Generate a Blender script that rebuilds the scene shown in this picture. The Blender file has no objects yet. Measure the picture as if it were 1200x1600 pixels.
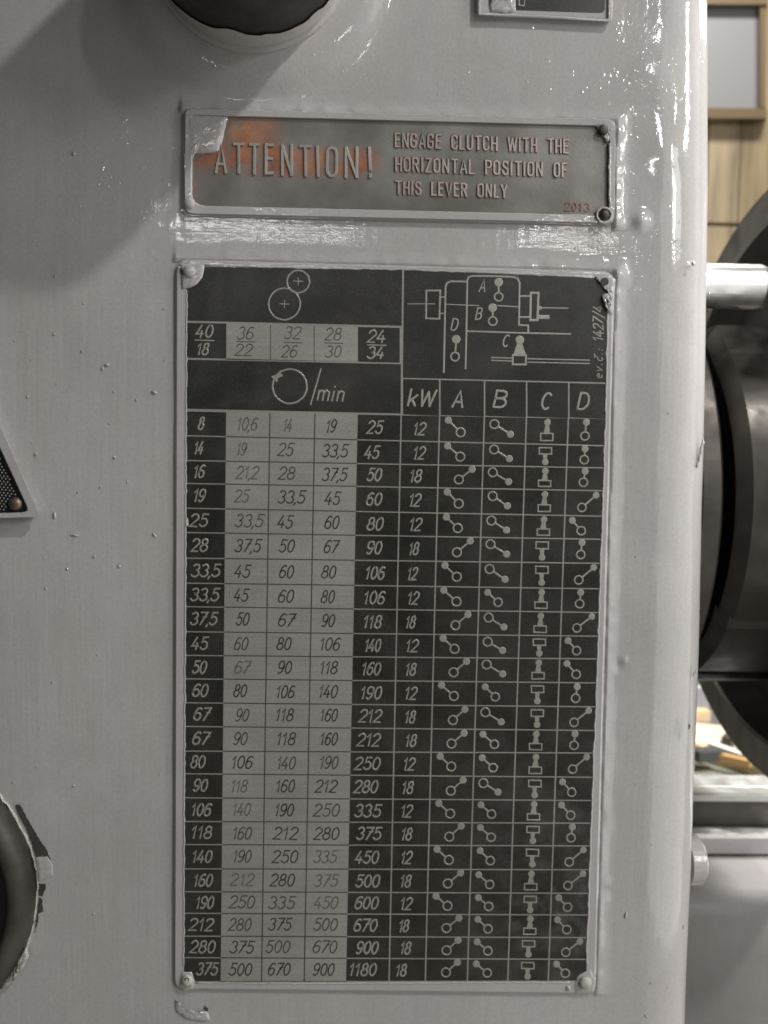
import bpy, bmesh, math, random
import numpy as np
from mathutils import Vector, Matrix
random.seed(7); rng = np.random.default_rng(7)
SC = bpy.context.scene
# ------------------------------------------------------------------ camera
F = 1305.0                                   # focal length in photo pixels (1200 x 1600)
PITCH, YAW, ROLL = -0.0647, -0.0292, -0.0184
CAM = np.array([0.0651, -0.3142, -0.0163])
def _rot(a, b, c):
    ca, sa, cb, sb, cc, sc = math.cos(a), math.sin(a), math.cos(b), math.sin(b), math.cos(c), math.sin(c)
    Rx = np.array([[1,0,0],[0,ca,-sa],[0,sa,ca]]); Rz = np.array([[cb,-sb,0],[sb,cb,0],[0,0,1]]); Ry = np.array([[cc,0,sc],[0,1,0],[-sc,0,cc]])
    return Rz @ Rx @ Ry
R = _rot(PITCH, YAW, ROLL)
def at(u, v, y=0.0):
    """world point on the plane at depth y that the photo shows at pixel (u, v)"""
    d = R @ np.array([(u-600)/F, 1.0, (800-v)/F])
    t = (y - CAM[1]) / d[1]
    return CAM + d*t
cd = bpy.data.cameras.new('camera'); cam = bpy.data.objects.new('camera', cd); SC.collection.objects.link(cam)
M3 = np.stack([R[:,0], R[:,2], -R[:,1]], 1)
cam.matrix_world = Matrix.Translation(Vector(CAM)) @ Matrix([list(r) for r in M3]).to_4x4()
cd.sensor_fit = 'VERTICAL'; cd.sensor_height = 36; cd.lens = F/1600*36
cd.clip_start = 0.01; cd.clip_end = 30
cd.dof.use_dof = True; cd.dof.focus_distance = 0.276; cd.dof.aperture_fstop = 16
SC.camera = cam
# ------------------------------------------------------------------ world, lamps, exposure
w = bpy.data.worlds.new('World'); SC.world = w; w.use_nodes = True
w.node_tree.nodes['Background'].inputs[0].default_value = (0.97, 0.98, 1.0, 1)
w.node_tree.nodes['Background'].inputs[1].default_value = 0.030
SC.view_settings.view_transform = 'Standard'; SC.view_settings.look = 'None'
SC.view_settings.exposure = -0.06; SC.view_settings.gamma = 1
def lamp(name, pos, target, sx, sy, power, col=(1.0, 0.985, 0.965)):
    l = bpy.data.lights.new(name, 'AREA'); l.shape = 'RECTANGLE'; l.size = sx; l.size_y = sy; l.energy = power; l.color = col
    o = bpy.data.objects.new(name, l); SC.collection.objects.link(o)
    o.location = pos
    o.rotation_euler = (Vector(target)-Vector(pos)).to_track_quat('-Z', 'Y').to_euler()
    return o
HUB = at(395, -70, 0.0015)
d1 = np.array([27, -60, 28.])/71.5; d2 = np.array([70, -58, 74.])/117.2
lamp('ceiling_and_fill_lamp', HUB + d1*3.2, HUB, 0.10, 0.30, 7)
lamp('ceiling_and_fill_lamp', HUB + d2*1.15, HUB, 0.06, 0.045, 7.9)
lamp('ceiling_and_fill_lamp', (-0.40, -4.0, 1.09), (0.07, 0, 0.0), 0.85, 0.045, 3.6)
lamp('ceiling_and_fill_lamp', (1.12, -4.0, 1.09), (0.07, 0, 0.0), 0.50, 0.05, 2.8)
lamp('ceiling_and_fill_lamp', (2.3, -2.2, 1.12), (0.18, 0, 0.1), 0.06, 0.5, 5)
lamp('ceiling_and_fill_lamp', (2.05, -0.80, 1.04), (0.18, 0, 0.1), 0.16, 0.34, 9)
lamp('ceiling_and_fill_lamp', (1.7, -1.4, 0.75), (0.3, 0.1, -0.2), 0.5, 0.3, 3)  # added fill from the front right for chuck and bed, not a ceiling fixture
lamp('added_side_fill', (0.54, -0.21, -0.03), (0.12, 0, -0.05), 0.60, 0.85, 2.2)  # added unseen fill close by, brightens the panel towards the right
lamp('ceiling_and_fill_lamp', (1.45, 0.62, 1.10), (0.35, 0.2, -0.3), 0.8, 0.5, 125, (1.0, 0.98, 0.95))
lamp('ceiling_and_fill_lamp', (1.0, 1.2, 2.0), (0.9, 2.4, 0.3), 0.8, 0.3, 26, (1.0, 0.95, 0.88))
# ------------------------------------------------------------------ materials
def mat(name, col, rough=0.5, metal=0.0, **kw):
    m = bpy.data.materials.new(name); m.use_nodes = True
    nt = m.node_tree; b = nt.nodes['Principled BSDF']
    b.inputs['Base Color'].default_value = (*col, 1); b.inputs['Roughness'].default_value = rough; b.inputs['Metallic'].default_value = metal
    m['_b'] = b.name
    return m, nt, b
def pos_node(nt, scale=(1,1,1)):
    g = nt.nodes.new('ShaderNodeNewGeometry'); mp = nt.nodes.new('ShaderNodeMapping'); mp.inputs['Scale'].default_value = scale
    nt.links.new(g.outputs['Position'], mp.inputs['Vector']); return mp.outputs[0]
def noise(nt, scale, detail=3, rough=0.5, vec=(1,1,1)):
    n = nt.nodes.new('ShaderNodeTexNoise'); n.inputs['Scale'].default_value = scale; n.inputs['Detail'].default_value = detail; n.inputs['Roughness'].default_value = rough
    nt.links.new(pos_node(nt, vec), n.inputs['Vector']); return n.outputs['Fac']
def ramp(nt, fac, stops):
    r = nt.nodes.new('ShaderNodeValToRGB'); e = r.color_ramp.elements
    while len(e) < len(stops): e.new(0.5)
    for k, (p, c) in enumerate(stops):
        e[k].position = p; e[k].color = (*c, 1) if len(c) == 3 else c
    nt.links.new(fac, r.inputs[0]); return r.outputs[0]
def math_(nt, op, a, b=None, clamp=False):
    n = nt.nodes.new('ShaderNodeMath'); n.operation = op; n.use_clamp = clamp
    for i, x in enumerate((a, b)):
        if x is None: continue
        if isinstance(x, (int, float)): n.inputs[i].default_value = x
        else: nt.links.new(x, n.inputs[i])
    return n.outputs[0]
def mix(nt, fac, a, b):
    n = nt.nodes.new('ShaderNodeMix'); n.data_type = 'RGBA'
    if isinstance(fac, (int, float)): n.inputs[0].default_value = fac
    else: nt.links.new(fac, n.inputs[0])
    for i, x in ((6, a), (7, b)):
        if isinstance(x, tuple): n.inputs[i].default_value = (*x, 1)
        else: nt.links.new(x, n.inputs[i])
    return n.outputs[2]
def bump(nt, b, h, dist, strength=1.0):
    n = nt.nodes.new('ShaderNodeBump'); n.inputs['Distance'].default_value = dist; n.inputs['Strength'].default_value = strength
    nt.links.new(h, n.inputs['Height']); nt.links.new(n.outputs[0], b.inputs['Normal'])
def band(nt, axis, lo, hi, soft):
    """1 between lo and hi of a world axis, fading over soft"""
    g = nt.nodes.new('ShaderNodeNewGeometry'); s = nt.nodes.new('ShaderNodeSeparateXYZ'); nt.links.new(g.outputs['Position'], s.inputs[0])
    o = s.outputs[axis]
    def mr(a, c):
        m = nt.nodes.new('ShaderNodeMapRange'); m.interpolation_type = 'SMOOTHSTEP'
        m.inputs['From Min'].default_value = a; m.inputs['From Max'].default_value = c; nt.links.new(o, m.inputs['Value']); return m.outputs[0]
    return math_(nt, 'MULTIPLY', mr(lo-soft, lo+soft), mr(hi+soft, hi-soft))

# thick brushed gloss paint of the housing
PAINT = (0.420, 0.405, 0.408)
def paint_mat(name, colour=PAINT, brush=1.0):
    m, nt, b = mat(name, colour, 0.18)
    c1 = noise(nt, 14, 4, 0.6); c2 = noise(nt, 900, 2, 0.7); c3 = noise(nt, 45, 4, 0.6, (1, 1, 0.35))
    dark = tuple(x*0.86 for x in colour); lite = tuple(min(1, x*1.07) for x in colour)
    col = ramp(nt, c1, [(0.3, dark), (0.7, lite)])
    col = mix(nt, math_(nt, 'MULTIPLY', c3, 0.5), col, (colour[0]*0.92, colour[1]*0.90, colour[2]*0.80))
    col = mix(nt, ramp(nt, noise(nt, 1, 4, 0.6, (330, 330, 9)), [(0.45, (0, 0, 0)), (0.80, (0.16,)*3)]), col, tuple(x*0.80 for x in colour))
    col = mix(nt, ramp(nt, noise(nt, 170, 3, 0.7), [(0.66, (0, 0, 0)), (0.80, (0.55,)*3)]), col, (colour[0]*0.72, colour[1]*0.68, colour[2]*0.60))
    g = ramp(nt, c2, [(0.3, (0.94, 0.94, 0.94)), (0.7, (1.05, 1.05, 1.05))])
    mm = nt.nodes.new('ShaderNodeMix'); mm.data_type = 'RGBA'; mm.blend_type = 'MULTIPLY'; mm.inputs[0].default_value = 1
    nt.links.new(col, mm.inputs[6]); nt.links.new(g, mm.inputs[7])
    nt.links.new(mm.outputs[2], b.inputs['Base Color'])
    rg = ramp(nt, noise(nt, 60, 3), [(0.35, (0.035,)*3), (0.7, (0.11,)*3)]); nt.links.new(rg, b.inputs['Roughness'])
    # relief: orange peel, vertical strokes everywhere, horizontal strokes round the plates
    ztop = float(at(600, 455, 0)[2])
    top = band(nt, 2, ztop, 1.0, 0.02)
    mid = band(nt, 2, ztop-0.002, float(at(600, 345, 0)[2]), 0.004)
    midx = band(nt, 0, 0.0, 0.165, 0.01)
    horiz = math_(nt, 'MULTIPLY', noise(nt, 1, 3, 0.55, (55, 55, 640)), math_(nt, 'MULTIPLY', mid, midx))
    vert = noise(nt, 1, 3, 0.55, (520, 520, 26))
    patchy = ramp(nt, noise(nt, 22, 3, 0.6), [(0.42, (0.12,)*3), (0.62, (1, 1, 1))])
    vo = nt.nodes.new('ShaderNodeTexVoronoi'); vo.feature = 'SMOOTH_F1'; vo.inputs['Scale'].default_value = 620; vo.inputs['Smoothness'].default_value = 0.6
    nt.links.new(pos_node(nt, (1, 1, 0.7)), vo.inputs['Vector'])
    drops = math_(nt, 'MULTIPLY', ramp(nt, vo.outputs['Distance'], [(0.05, (1, 1, 1)), (0.42, (0, 0, 0))]), ramp(nt, noise(nt, 150, 2, 0.5), [(0.50, (0, 0, 0)), (0.60, (1, 1, 1))]))
    bl = math_(nt, 'MULTIPLY', math_(nt, 'MULTIPLY', drops, patchy), top)
    h = math_(nt, 'ADD', math_(nt, 'MULTIPLY', math_(nt, 'MULTIPLY', vert, math_(nt, 'SUBTRACT', 1.0, math_(nt, 'MULTIPLY', top, 0.72))), 0.00009*brush), math_(nt, 'MULTIPLY', noise(nt, 95, 2, 0.4), 0.00011*brush))
    h = math_(nt, 'ADD', h, math_(nt, 'MULTIPLY', math_(nt, 'MULTIPLY', noise(nt, 520, 2, 0.5), math_(nt, 'MULTIPLY', patchy, top)), 0.00006))
    h = math_(nt, 'ADD', h, math_(nt, 'MULTIPLY', horiz, 0.00005))
    h = math_(nt, 'ADD', h, math_(nt, 'MULTIPLY', bl, 0.00007))
    bump(nt, b, h, 1.0)
    return m
M_PAINT = paint_mat('grey_gloss_paint')
def metal_mat(name, colour, rough=0.4, metal=1.0, var=0.25, bs=300, bd=0.00004, stretch=(1,1,1)):
    m, nt, b = mat(name, colour, rough, metal)
    n = noise(nt, 40, 5, 0.65)
    nt.links.new(ramp(nt, n, [(0.3, tuple(x*(1-var) for x in colour)), (0.7, tuple(min(1, x*(1+var)) for x in colour))]), b.inputs['Base Color'])
    nt.links.new(ramp(nt, noise(nt, 90, 4), [(0.3, (rough*0.75,)*3), (0.7, (min(1, rough*1.35),)*3)]), b.inputs['Roughness'])
    bump(nt, b, noise(nt, bs, 3, 0.6, stretch), bd)
    return m
# printed sheet: bare aluminium and black anodised fields, both worn, with uneven light and sheen painted in
def alu_mat(name='worn_aluminium', colour=(0.315, 0.315, 0.285)):
    m, nt, b = mat(name, colour, 0.42, 0.25)
    a = noise(nt, 1, 4, 0.6, (30, 30, 700)); c = noise(nt, 35, 5, 0.65); g = noise(nt, 1500, 1)
    f = math_(nt, 'ADD', math_(nt, 'MULTIPLY', a, 0.2), math_(nt, 'MULTIPLY', c, 0.3)); f = math_(nt, 'ADD', f, math_(nt, 'ADD', math_(nt, 'MULTIPLY', noise(nt, 14, 3, 0.5), 0.25), math_(nt, 'MULTIPLY', g, 0.25)))  # the broadest noise puts uneven light into the silver colour
    nt.links.new(ramp(nt, f, [(0.36, tuple(x*0.72 for x in colour)), (0.64, tuple(x*1.22 for x in colour))]), b.inputs['Base Color'])
    bump(nt, b, a, 0.00003); return m
M_ALU = alu_mat()
M_LINE = alu_mat('bare_aluminium_line', (0.30, 0.30, 0.265))
def black_mat():
    m, nt, b = mat('black_anodised', (0.022, 0.021, 0.018), 0.32)
    c = noise(nt, 55, 6, 0.7); g = noise(nt, 1400, 1); s = noise(nt, 1, 4, 0.7, (900, 900, 60))
    col = ramp(nt, math_(nt, 'ADD', math_(nt, 'MULTIPLY', c, 0.6), math_(nt, 'MULTIPLY', g, 0.4)), [(0.36, (0.011, 0.011, 0.009)), (0.52, (0.022, 0.022, 0.019)), (0.68, (0.045, 0.045, 0.040)), (0.82, (0.10, 0.10, 0.09))])
    # rubbed, paler towards the lower right corner
    low = math_(nt, 'MULTIPLY', band(nt, 2, -0.24, -0.15, 0.05), band(nt, 0, 0.125, 0.2, 0.03))
    f = math_(nt, 'MULTIPLY', low, ramp(nt, noise(nt, 120, 5, 0.7), [(0.48, (0,0,0)), (0.72, (0.75,)*3)]))
    col = mix(nt, f, col, (0.12, 0.12, 0.11)); col = mix(nt, ramp(nt, noise(nt, 30, 5, 0.7), [(0.44, (0, 0, 0)), (0.72, (0.5,)*3)]), col, (0.06, 0.06, 0.056)); col = mix(nt, ramp(nt, s, [(0.70, (0,0,0)), (0.80, (0.25,)*3)]), col, (0.13, 0.13, 0.12))  # broad pale mix is a painted hazy sheen; the rest is rubbing and scratches
    nt.links.new(col, b.inputs['Base Color'])
    bump(nt, b, g, 0.00001); return m
M_BLACK = black_mat()
M_INK = [mat('dark_ink', (0.030, 0.028, 0.024), 0.5)[0], mat('worn_ink', (0.062, 0.060, 0.052), 0.5)[0], mat('faded_ink', (0.105, 0.104, 0.092), 0.5)[0]]
M_GRIDINK = mat('grid_ink', (0.045, 0.042, 0.040), 0.5)[0]
M_STEEL = metal_mat('dark_oiled_steel', (0.055, 0.049, 0.042), 0.42, 0.6)
M_CHUCK = metal_mat('oily_steel_and_groove_shade', (0.045, 0.041, 0.036), 0.36, 0.85)
M_BRIGHT = metal_mat('polished_steel', (0.82, 0.81, 0.79), 0.36, 1.0, 0.1)
M_GROUND = metal_mat('ground_steel', (0.30, 0.30, 0.29), 0.45, 0.6, 0.15, 1, 0.00005, (40, 700, 700))
M_BLACKHUB = metal_mat('black_bakelite', (0.011, 0.010, 0.009), 0.5, 0.0, 0.3)
M_CHIP = metal_mat('old_dark_primer', (0.05, 0.047, 0.04), 0.5, 0.0, 0.3)
M_RIVET = metal_mat('brass_brown_rivet', (0.17, 0.13, 0.10), 0.4, 0.8)
M_RIM = metal_mat('chipped_pale_paint', (0.38, 0.37, 0.33), 0.3, 0.0, 0.35, 900, 0.0004)
M_SEAM = mat('dark_seam', (0.03, 0.027, 0.02), 0.6)[0]  # near-black for the open seam, rivet hole and rivet groove

# ------------------------------------------------------------------ object helpers
WL = {}
def link(o): SC.collection.objects.link(o); return o
def thing(name, label, cat, loc, group=None):
    o = link(bpy.data.objects.new(name, None)); o.location = loc; o.empty_display_size = 0.01
    o['label'] = label; o['category'] = cat
    if group: o['group'] = group
    WL[o.name] = np.array(loc, float); return o
def part(name, verts, faces, m, parent=None, smooth=False, origin=None, label=None, kind=None, shift=True):
    verts = np.asarray(verts, float)
    org = verts.mean(0) if origin is None else np.asarray(origin, float)
    me = bpy.data.meshes.new(name); me.from_pydata((verts-org).tolist(), [], faces); me.materials.append(m)
    if smooth: me.polygons.foreach_set('use_smooth', [True]*len(me.polygons))
    o = link(bpy.data.objects.new(name, me))
    if parent is not None:
        o.parent = parent; o.location = org - WL[parent.name]
    else: o.location = org
    WL[o.name] = org
    if label: o['label'] = label
    if kind: o['kind'] = kind
    return o
class MB:
    def __init__(s): s.v = []; s.f = []
    def add(s, v, f):
        n = len(s.v); s.v += [tuple(map(float, p)) for p in v]; s.f += [tuple(i+n for i in q) for q in f]
    def build(s, name, m, parent=None, **k): return part(name, s.v, s.f, m, parent, **k)
def area2(p): 
    return sum(p[i][0]*p[(i+1)%len(p)][1]-p[(i+1)%len(p)][0]*p[i][1] for i in range(len(p)))
def slab(mb, px, y0, y1, bevel=0.0):
    """prism from a pixel outline: back at depth y0, front face at depth y1 (smaller y = nearer), bevel inset in px"""
    if area2(px) > 0: px = px[::-1]
    c = np.mean(np.array(px, float), 0)
    n = len(px)
    def ins(d):
        out = []
        for i in range(n):
            a, b_, c_ = np.array(px[i-1], float), np.array(px[i], float), np.array(px[(i+1) % n], float)
            e1 = (b_-a)/max(1e-6, np.linalg.norm(b_-a)); e2 = (c_-b_)/max(1e-6, np.linalg.norm(c_-b_))
            n1 = np.array([e1[1], -e1[0]]); n2 = np.array([e2[1], -e2[0]])
            k = n1+n2; k = k/max(0.5, np.dot(k, n1)+1e-9) if np.linalg.norm(k) > 1e-6 else n1
            out.append(b_-k*d)
        return out
    A = [at(u, v, y0) for u, v in px]
    if bevel:
        dy = abs(y0-y1)*0.35
        B = [at(u, v, y1+dy) for u, v in px]; C = [at(u, v, y1) for u, v in ins(-bevel)]
        # choose inward direction
        if abs(area2([tuple(q) for q in ins(-bevel)])) > abs(area2(px)): C = [at(u, v, y1) for u, v in ins(bevel)]
        v = A+B+C; f = []
        for i in range(n):
            j = (i+1) % n; f += [(i, j, n+j, n+i), (n+i, n+j, 2*n+j, 2*n+i)]
        f.append(tuple(range(2*n, 3*n)))
    else:
        B = [at(u, v, y1) for u, v in px]; v = A+B
        f = [(i, (i+1) % n, n+(i+1) % n, n+i) for i in range(n)] + [tuple(range(n, 2*n))]
    f.append(tuple(range(n-1, -1, -1)))
    mb.add(v, f)
_hk = [0]
def ribbon(mb, pts, wd, y, h, closed=False, cap=0.45, jit=0.0, top=0.72):
    """a stroke: polyline in photo pixels laid on depth y, wd px wide, standing h proud"""
    P = [np.array(p, float) for p in pts]
    if jit: P = [p+rng.normal(0, jit, 2) for p in P]
    if closed and np.linalg.norm(P[0]-P[-1]) < 1e-3: P = P[:-1]
    n = len(P)
    if not closed:
        d0 = P[0]-P[1]; P[0] = P[0]+d0/np.linalg.norm(d0)*wd*cap; d1_ = P[-1]-P[-2]; P[-1] = P[-1]+d1_/np.linalg.norm(d1_)*wd*cap
    _hk[0] = (_hk[0]+1) % 7; h = h*(1+0.06*_hk[0])
    V = []; 
    for i in range(n):
        a = P[i-1] if (i > 0 or closed) else None; c = P[(i+1) % n] if (i < n-1 or closed) else None
        e1 = (P[i]-a)/np.linalg.norm(P[i]-a) if a is not None else None; e2 = (c-P[i])/np.linalg.norm(c-P[i]) if c is not None else None
        if e1 is None: e1 = e2
        if e2 is None: e2 = e1
        n1 = np.array([-e1[1], e1[0]]); n2 = np.array([-e2[1], e2[0]]); k = n1+n2
        q = max(0.35, np.dot(k, k)/2); k = k/q
        r = wd/2
        V += [at(*(P[i]-k*r), y), at(*(P[i]-k*r*top), y-h), at(*(P[i]+k*r*top), y-h), at(*(P[i]+k*r), y)]
    f = []
    for i in range(n if closed else n-1):
        j = (i+1) % n
        for q in range(3): f.append((4*i+q, 4*i+q+1, 4*j+q+1, 4*j+q))
    if not closed: f += [(0, 3, 2, 1), (4*n-4, 4*n-3, 4*n-2, 4*n-1)]
    mb.add(V, f)
def disc(mb, c, r, y, h, n=18):
    _hk[0] = (_hk[0]+1) % 7; h = h*(1+0.06*_hk[0])
    v = [at(c[0]+r*math.cos(t), c[1]+r*math.sin(t), y) for t in np.linspace(0, 2*math.pi, n, False)] + [at(c[0]+.88*r*math.cos(t), c[1]+.88*r*math.sin(t), y-h) for t in np.linspace(0, 2*math.pi, n, False)]
    mb.add(v, [(i, n+i, n+(i+1) % n, (i+1) % n) for i in range(n)] + [tuple(range(2*n-1, n-1, -1))])
def ring(mb, c, r, wd, y, h, n=22, ry=None, jit=0.1):
    ry = ry or r
    ribbon(mb, [(c[0]+r*math.cos(t), c[1]+ry*math.sin(t)) for t in np.linspace(0, 2*math.pi, n, False)], wd, y, h, True, jit=jit)
def arc(cx, cy, rx, ry, a0, a1, n=8): return [(cx+rx*math.cos(math.radians(t)), cy+ry*math.sin(math.radians(t))) for t in np.linspace(a0, a1, n)]
# stroke fonts; x right, y up, height 1
G = {
 '0': (0.60, [arc(.3,.5,.27,.5,90,450,15)]), '1': (0.40, [[(.06,.72),(.26,1),(.26,0)]]),
 '2': (0.60, [arc(.3,.72,.27,.28,165,-25,8)+[(.02,0),(.58,0)]]),
 '3': (0.58, [arc(.27,.75,.24,.25,150,-80,8)+arc(.27,.26,.28,.27,80,-155,9)]),
 '4': (0.62, [[(.34,1),(.02,.28),(.60,.28)], [(.42,.55),(.42,0)]]),
 '5': (0.60, [[(.57,1),(.16,1),(.10,.56)]+arc(.28,.33,.29,.33,115,-150,10)]),
 '6': (0.60, [[(.54,.90),(.42,1),(.28,.98),(.12,.78),(.04,.45)]+arc(.3,.30,.27,.30,165,-195,13)]),
 '7': (0.58, [[(.04,1),(.58,1),(.16,0)], [(.32,.60),(.56,.66)]]),
 '8': (0.60, [arc(.3,.76,.22,.24,-90,270,12), arc(.3,.27,.28,.27,90,450,13)]),
 '9': (0.60, [[(.06,.10),(.18,0),(.32,.02),(.48,.22),(.56,.55)]+arc(.3,.70,.27,.30,-15,345,13)]),
 ',': (0.06, [[(.06,.04),(-.03,-.17)]]), '.': (0.22, [[(.08,.02),(.10,.04)]]), '/': (0.45, [[(.0,-.15),(.42,1.1)]]), ':': (0.22, [[(.08,.04),(.10,.05)],[(.08,.42),(.10,.43)]]),
 'k': (0.52, [[(.06,1),(.06,0)], [(.48,.66),(.08,.26)], [(.22,.40),(.46,0)]]),
 'W': (0.86, [[(.04,1),(.20,0)], [(.20,0),(.43,.9)], [(.43,.9),(.64,0)], [(.64,0),(.84,1)]]),
 'A': (0.70, [[(.02,0),(.34,1),(.66,0)], [(.14,.32),(.55,.32)]]), 'B': (0.64, [[(.06,0),(.06,1)]+[(.30,1)]+arc(.34,.77,.22,.23,80,-85,6)+[(.08,.53)], [(.30,.53)]+arc(.34,.265,.26,.265,80,-85,6)+[(.06,0)]]),
 'C': (0.64, [arc(.34,.5,.31,.5,50,310,12)]), 'D': (0.66, [[(.06,0),(.06,1),(.28,1)]+arc(.30,.5,.32,.5,75,-75,9)+[(.28,0),(.06,0)]]),
 'm': (0.86, [[(.05,.62),(.05,0)], [(.05,.42)]+arc(.22,.44,.17,.20,160,20,5)+[(.40,0)], [(.40,.42)]+arc(.58,.44,.18,.20,160,20,5)+[(.77,0)]]),
 'i': (0.24, [[(.08,.62),(.08,0)], [(.08,.90),(.085,.93)]]), 'n': (0.52, [[(.05,.62),(.05,0)], [(.05,.42)]+arc(.24,.44,.19,.20,160,20,5)+[(.44,0)]]),
 'e': (0.46, [[(.04,.32),(.38,.36)]+arc(.22,.32,.18,.30,30,310,8)]), 'v': (0.42, [[(.02,.6),(.16,0),(.38,.62)]]),
 'c': (0.42, [arc(.22,.31,.18,.30,50,310,8)]), 'ˇ': (0.0, [[(-.30,.98),(-.20,.80),(-.06,1.0)]]), ' ': (0.3, []),
}
def stad(w_, a0, a1): return [p for p in arc(w_/2,.5,w_/2,.5,a0,a1,9)]
def box_o(w_): # condensed O
    r = w_/2; return [(0,.22)]+arc(r,.20,r,.20,180,360,7)+[(w_,.78)]+arc(r,.80,r,.20,0,180,7)
K = {
 'O': (0.34, [('c', box_o(.30))]), 'C': (0.33, [arc(.15,.80,.15,.20,-10,180,7)+arc(.15,.20,.15,.20,180,370,7)]), 'G': (0.34, [arc(.15,.80,.15,.20,-10,180,7)+arc(.15,.20,.15,.20,180,360,7)+[(.30,.46),(.17,.46)]]),
 'A': (0.36, [[(0,0),(.17,1),(.34,0)], [(.06,.28),(.28,.28)]]), 'T': (0.34, [[(0,1),(.34,1)], [(.17,.97),(.17,0)]]), 'E': (0.28, [[(.26,1),(.0,1),(.0,0),(.26,0)], [(.02,.52),(.22,.52)]]),
 'N': (0.34, [[(0,0),(0,1)], [(0.01,.97),(.29,.03)], [(.30,0),(.30,1)]]), 'I': (0.08, [[(.02,1),(.02,0)]]), 'L': (0.27, [[(0,1),(0,0),(.25,0)]]), 'U': (0.33, [[(0,1),(0,.2)]+arc(.15,.20,.15,.20,190,350,6)+[(.30,.2),(.30,1)]]),
 'H': (0.33, [[(0,1),(0,0)], [(.30,1),(.30,0)], [(.02,.5),(.28,.5)]]), 'W': (0.52, [[(0,1),(.12,0)], [(.12,0),(.25,.95)], [(.25,.95),(.38,0)], [(.38,0),(.50,1)]]), 'R': (0.33, [[(0,0),(0,1),(.15,1)]+arc(.15,.76,.14,.24,80,-80,6)+[(.02,.52)], [(.15,.5),(.30,0)]]),
 'P': (0.31, [[(0,0),(0,1),(.15,1)]+arc(.15,.74,.15,.26,80,-80,6)+[(.02,.48)]]), 'Z': (0.31, [[(0,1),(.28,1),(0,0),(.29,0)]]), 'S': (0.31, [arc(.15,.77,.14,.23,10,240,7)+arc(.15,.24,.15,.24,60,-190,8)]),
 'F': (0.27, [[(.26,1),(.0,1),(.0,0)], [(.02,.52),(.22,.52)]]), 'V': (0.34, [[(0,1),(.16,0),(.32,1)]]), 'Y': (0.34, [[(0,1),(.16,.45),(.32,1)], [(.16,.47),(.16,0)]]), '!': (0.10, [[(.03,1),(.03,.28)], [(.03,.06),(.03,.02)]]),
 '2': G['2'], '0': (0.50, [('c', arc(.22,.5,.22,.5,90,450,13)[:-1])]), '1': (0.34, [[(.04,.8),(.18,1),(.18,0)]]), '3': G['3'], ' ': (0.26, []),
}
def text(mb, s, x0, x1, yb0, yb1, hgt, wd, y, h, font=G, slant=0.22, gap=0.12, jit=0.16, rot=None):
    """write s between x0 and x1 (photo px) on a base line running from height yb0 to yb1"""
    adv = []; t = 0
    for ch in s:
        adv.append(t); t += font[ch][0] + (gap if font[ch][0] > 0 else 0)
    t -= gap
    ink = t*hgt; sl = slant*hgt
    sx = (x1-x0-sl)/max(1e-6, ink)
    for ch, a in zip(s, adv):
        for st in font[ch][1]:
            cl = isinstance(st, tuple) and st[0] == 'c'
            if cl: st = st[1]
            pts = []
            for (px, py) in st:
                X = x0 + (a+px)*hgt*sx + slant*py*hgt
                k = (X-x0)/max(1e-6, (x1-x0)); Y = yb0+(yb1-yb0)*k - py*hgt
                pts.append((X, Y) if rot is None else rot(X, Y))
            ribbon(mb, pts, wd, y, h, cl, jit=jit, cap=0.3)
def blob(name, px, y0, h, m, parent, rough=0.15, base=0.35, seed=0, rings=(1, .93, .8, .6, .38, .15), prof=(0, .55, .85, 1.0, 1.05, 1.0)):
    """a lump or patch of thick paint with an uneven top, from a pixel outline"""
    r = random.Random(seed); P = []
    for i in range(len(px)):
        a, b_ = px[i], px[(i+1) % len(px)]; k = max(1, int(math.hypot(a[0]-b_[0], a[1]-b_[1])/4))
        for q in range(k): P.append((a[0]+(b_[0]-a[0])*q/k+r.uniform(-.5, .5), a[1]+(b_[1]-a[1])*q/k+r.uniform(-.5, .5)))
    c = np.mean(np.array(P), 0); n = len(P); V = []; f = []
    for s, q in zip(rings, prof):
        for p in P:
            V.append(at(c[0]+(p[0]-c[0])*s, c[1]+(p[1]-c[1])*s, y0 - h*q*(1+r.uniform(-rough, rough))))
    for k in range(len(rings)-1):
        for i in range(n): j = (i+1) % n; f.append((k*n+i, k*n+j, (k+1)*n+j, (k+1)*n+i))
    V.append(at(c[0], c[1], y0-h*prof[-1])); L = (len(rings)-1)*n
    f += [(L+i, L+(i+1) % n, len(V)-1) for i in range(n)]
    return part(name, V, f, m, parent, smooth=True)
def circ(c, r, n=20, ry=None): ry = ry or r; return [(c[0]+r*math.cos(t), c[1]+ry*math.sin(t)) for t in np.linspace(0, 2*math.pi, n, False)]
def lathe(mb, prof, centre, axis, n=48, cap0=True, cap1=True, a0=0, a1=360):
    """surface of revolution: prof = [(along, radius)], axis 'x' or 'y'"""
    c = np.array(centre, float); V = []
    for (a, r) in prof:
        for k in range(n):
            t = 2*math.pi*k/n
            V.append(c + (np.array([a, r*math.cos(t), r*math.sin(t)]) if axis == 'x' else np.array([r*math.cos(t), a, r*math.sin(t)])))
    f = []
    for i in range(len(prof)-1):
        for k in range(n): j = (k+1) % n; f.append((i*n+k, i*n+j, (i+1)*n+j, (i+1)*n+k))
    if cap0: f.append(tuple(range(n-1, -1, -1)))
    if cap1: f.append(tuple(range((len(prof)-1)*n, len(prof)*n)))
    mb.add(V, f)

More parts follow.
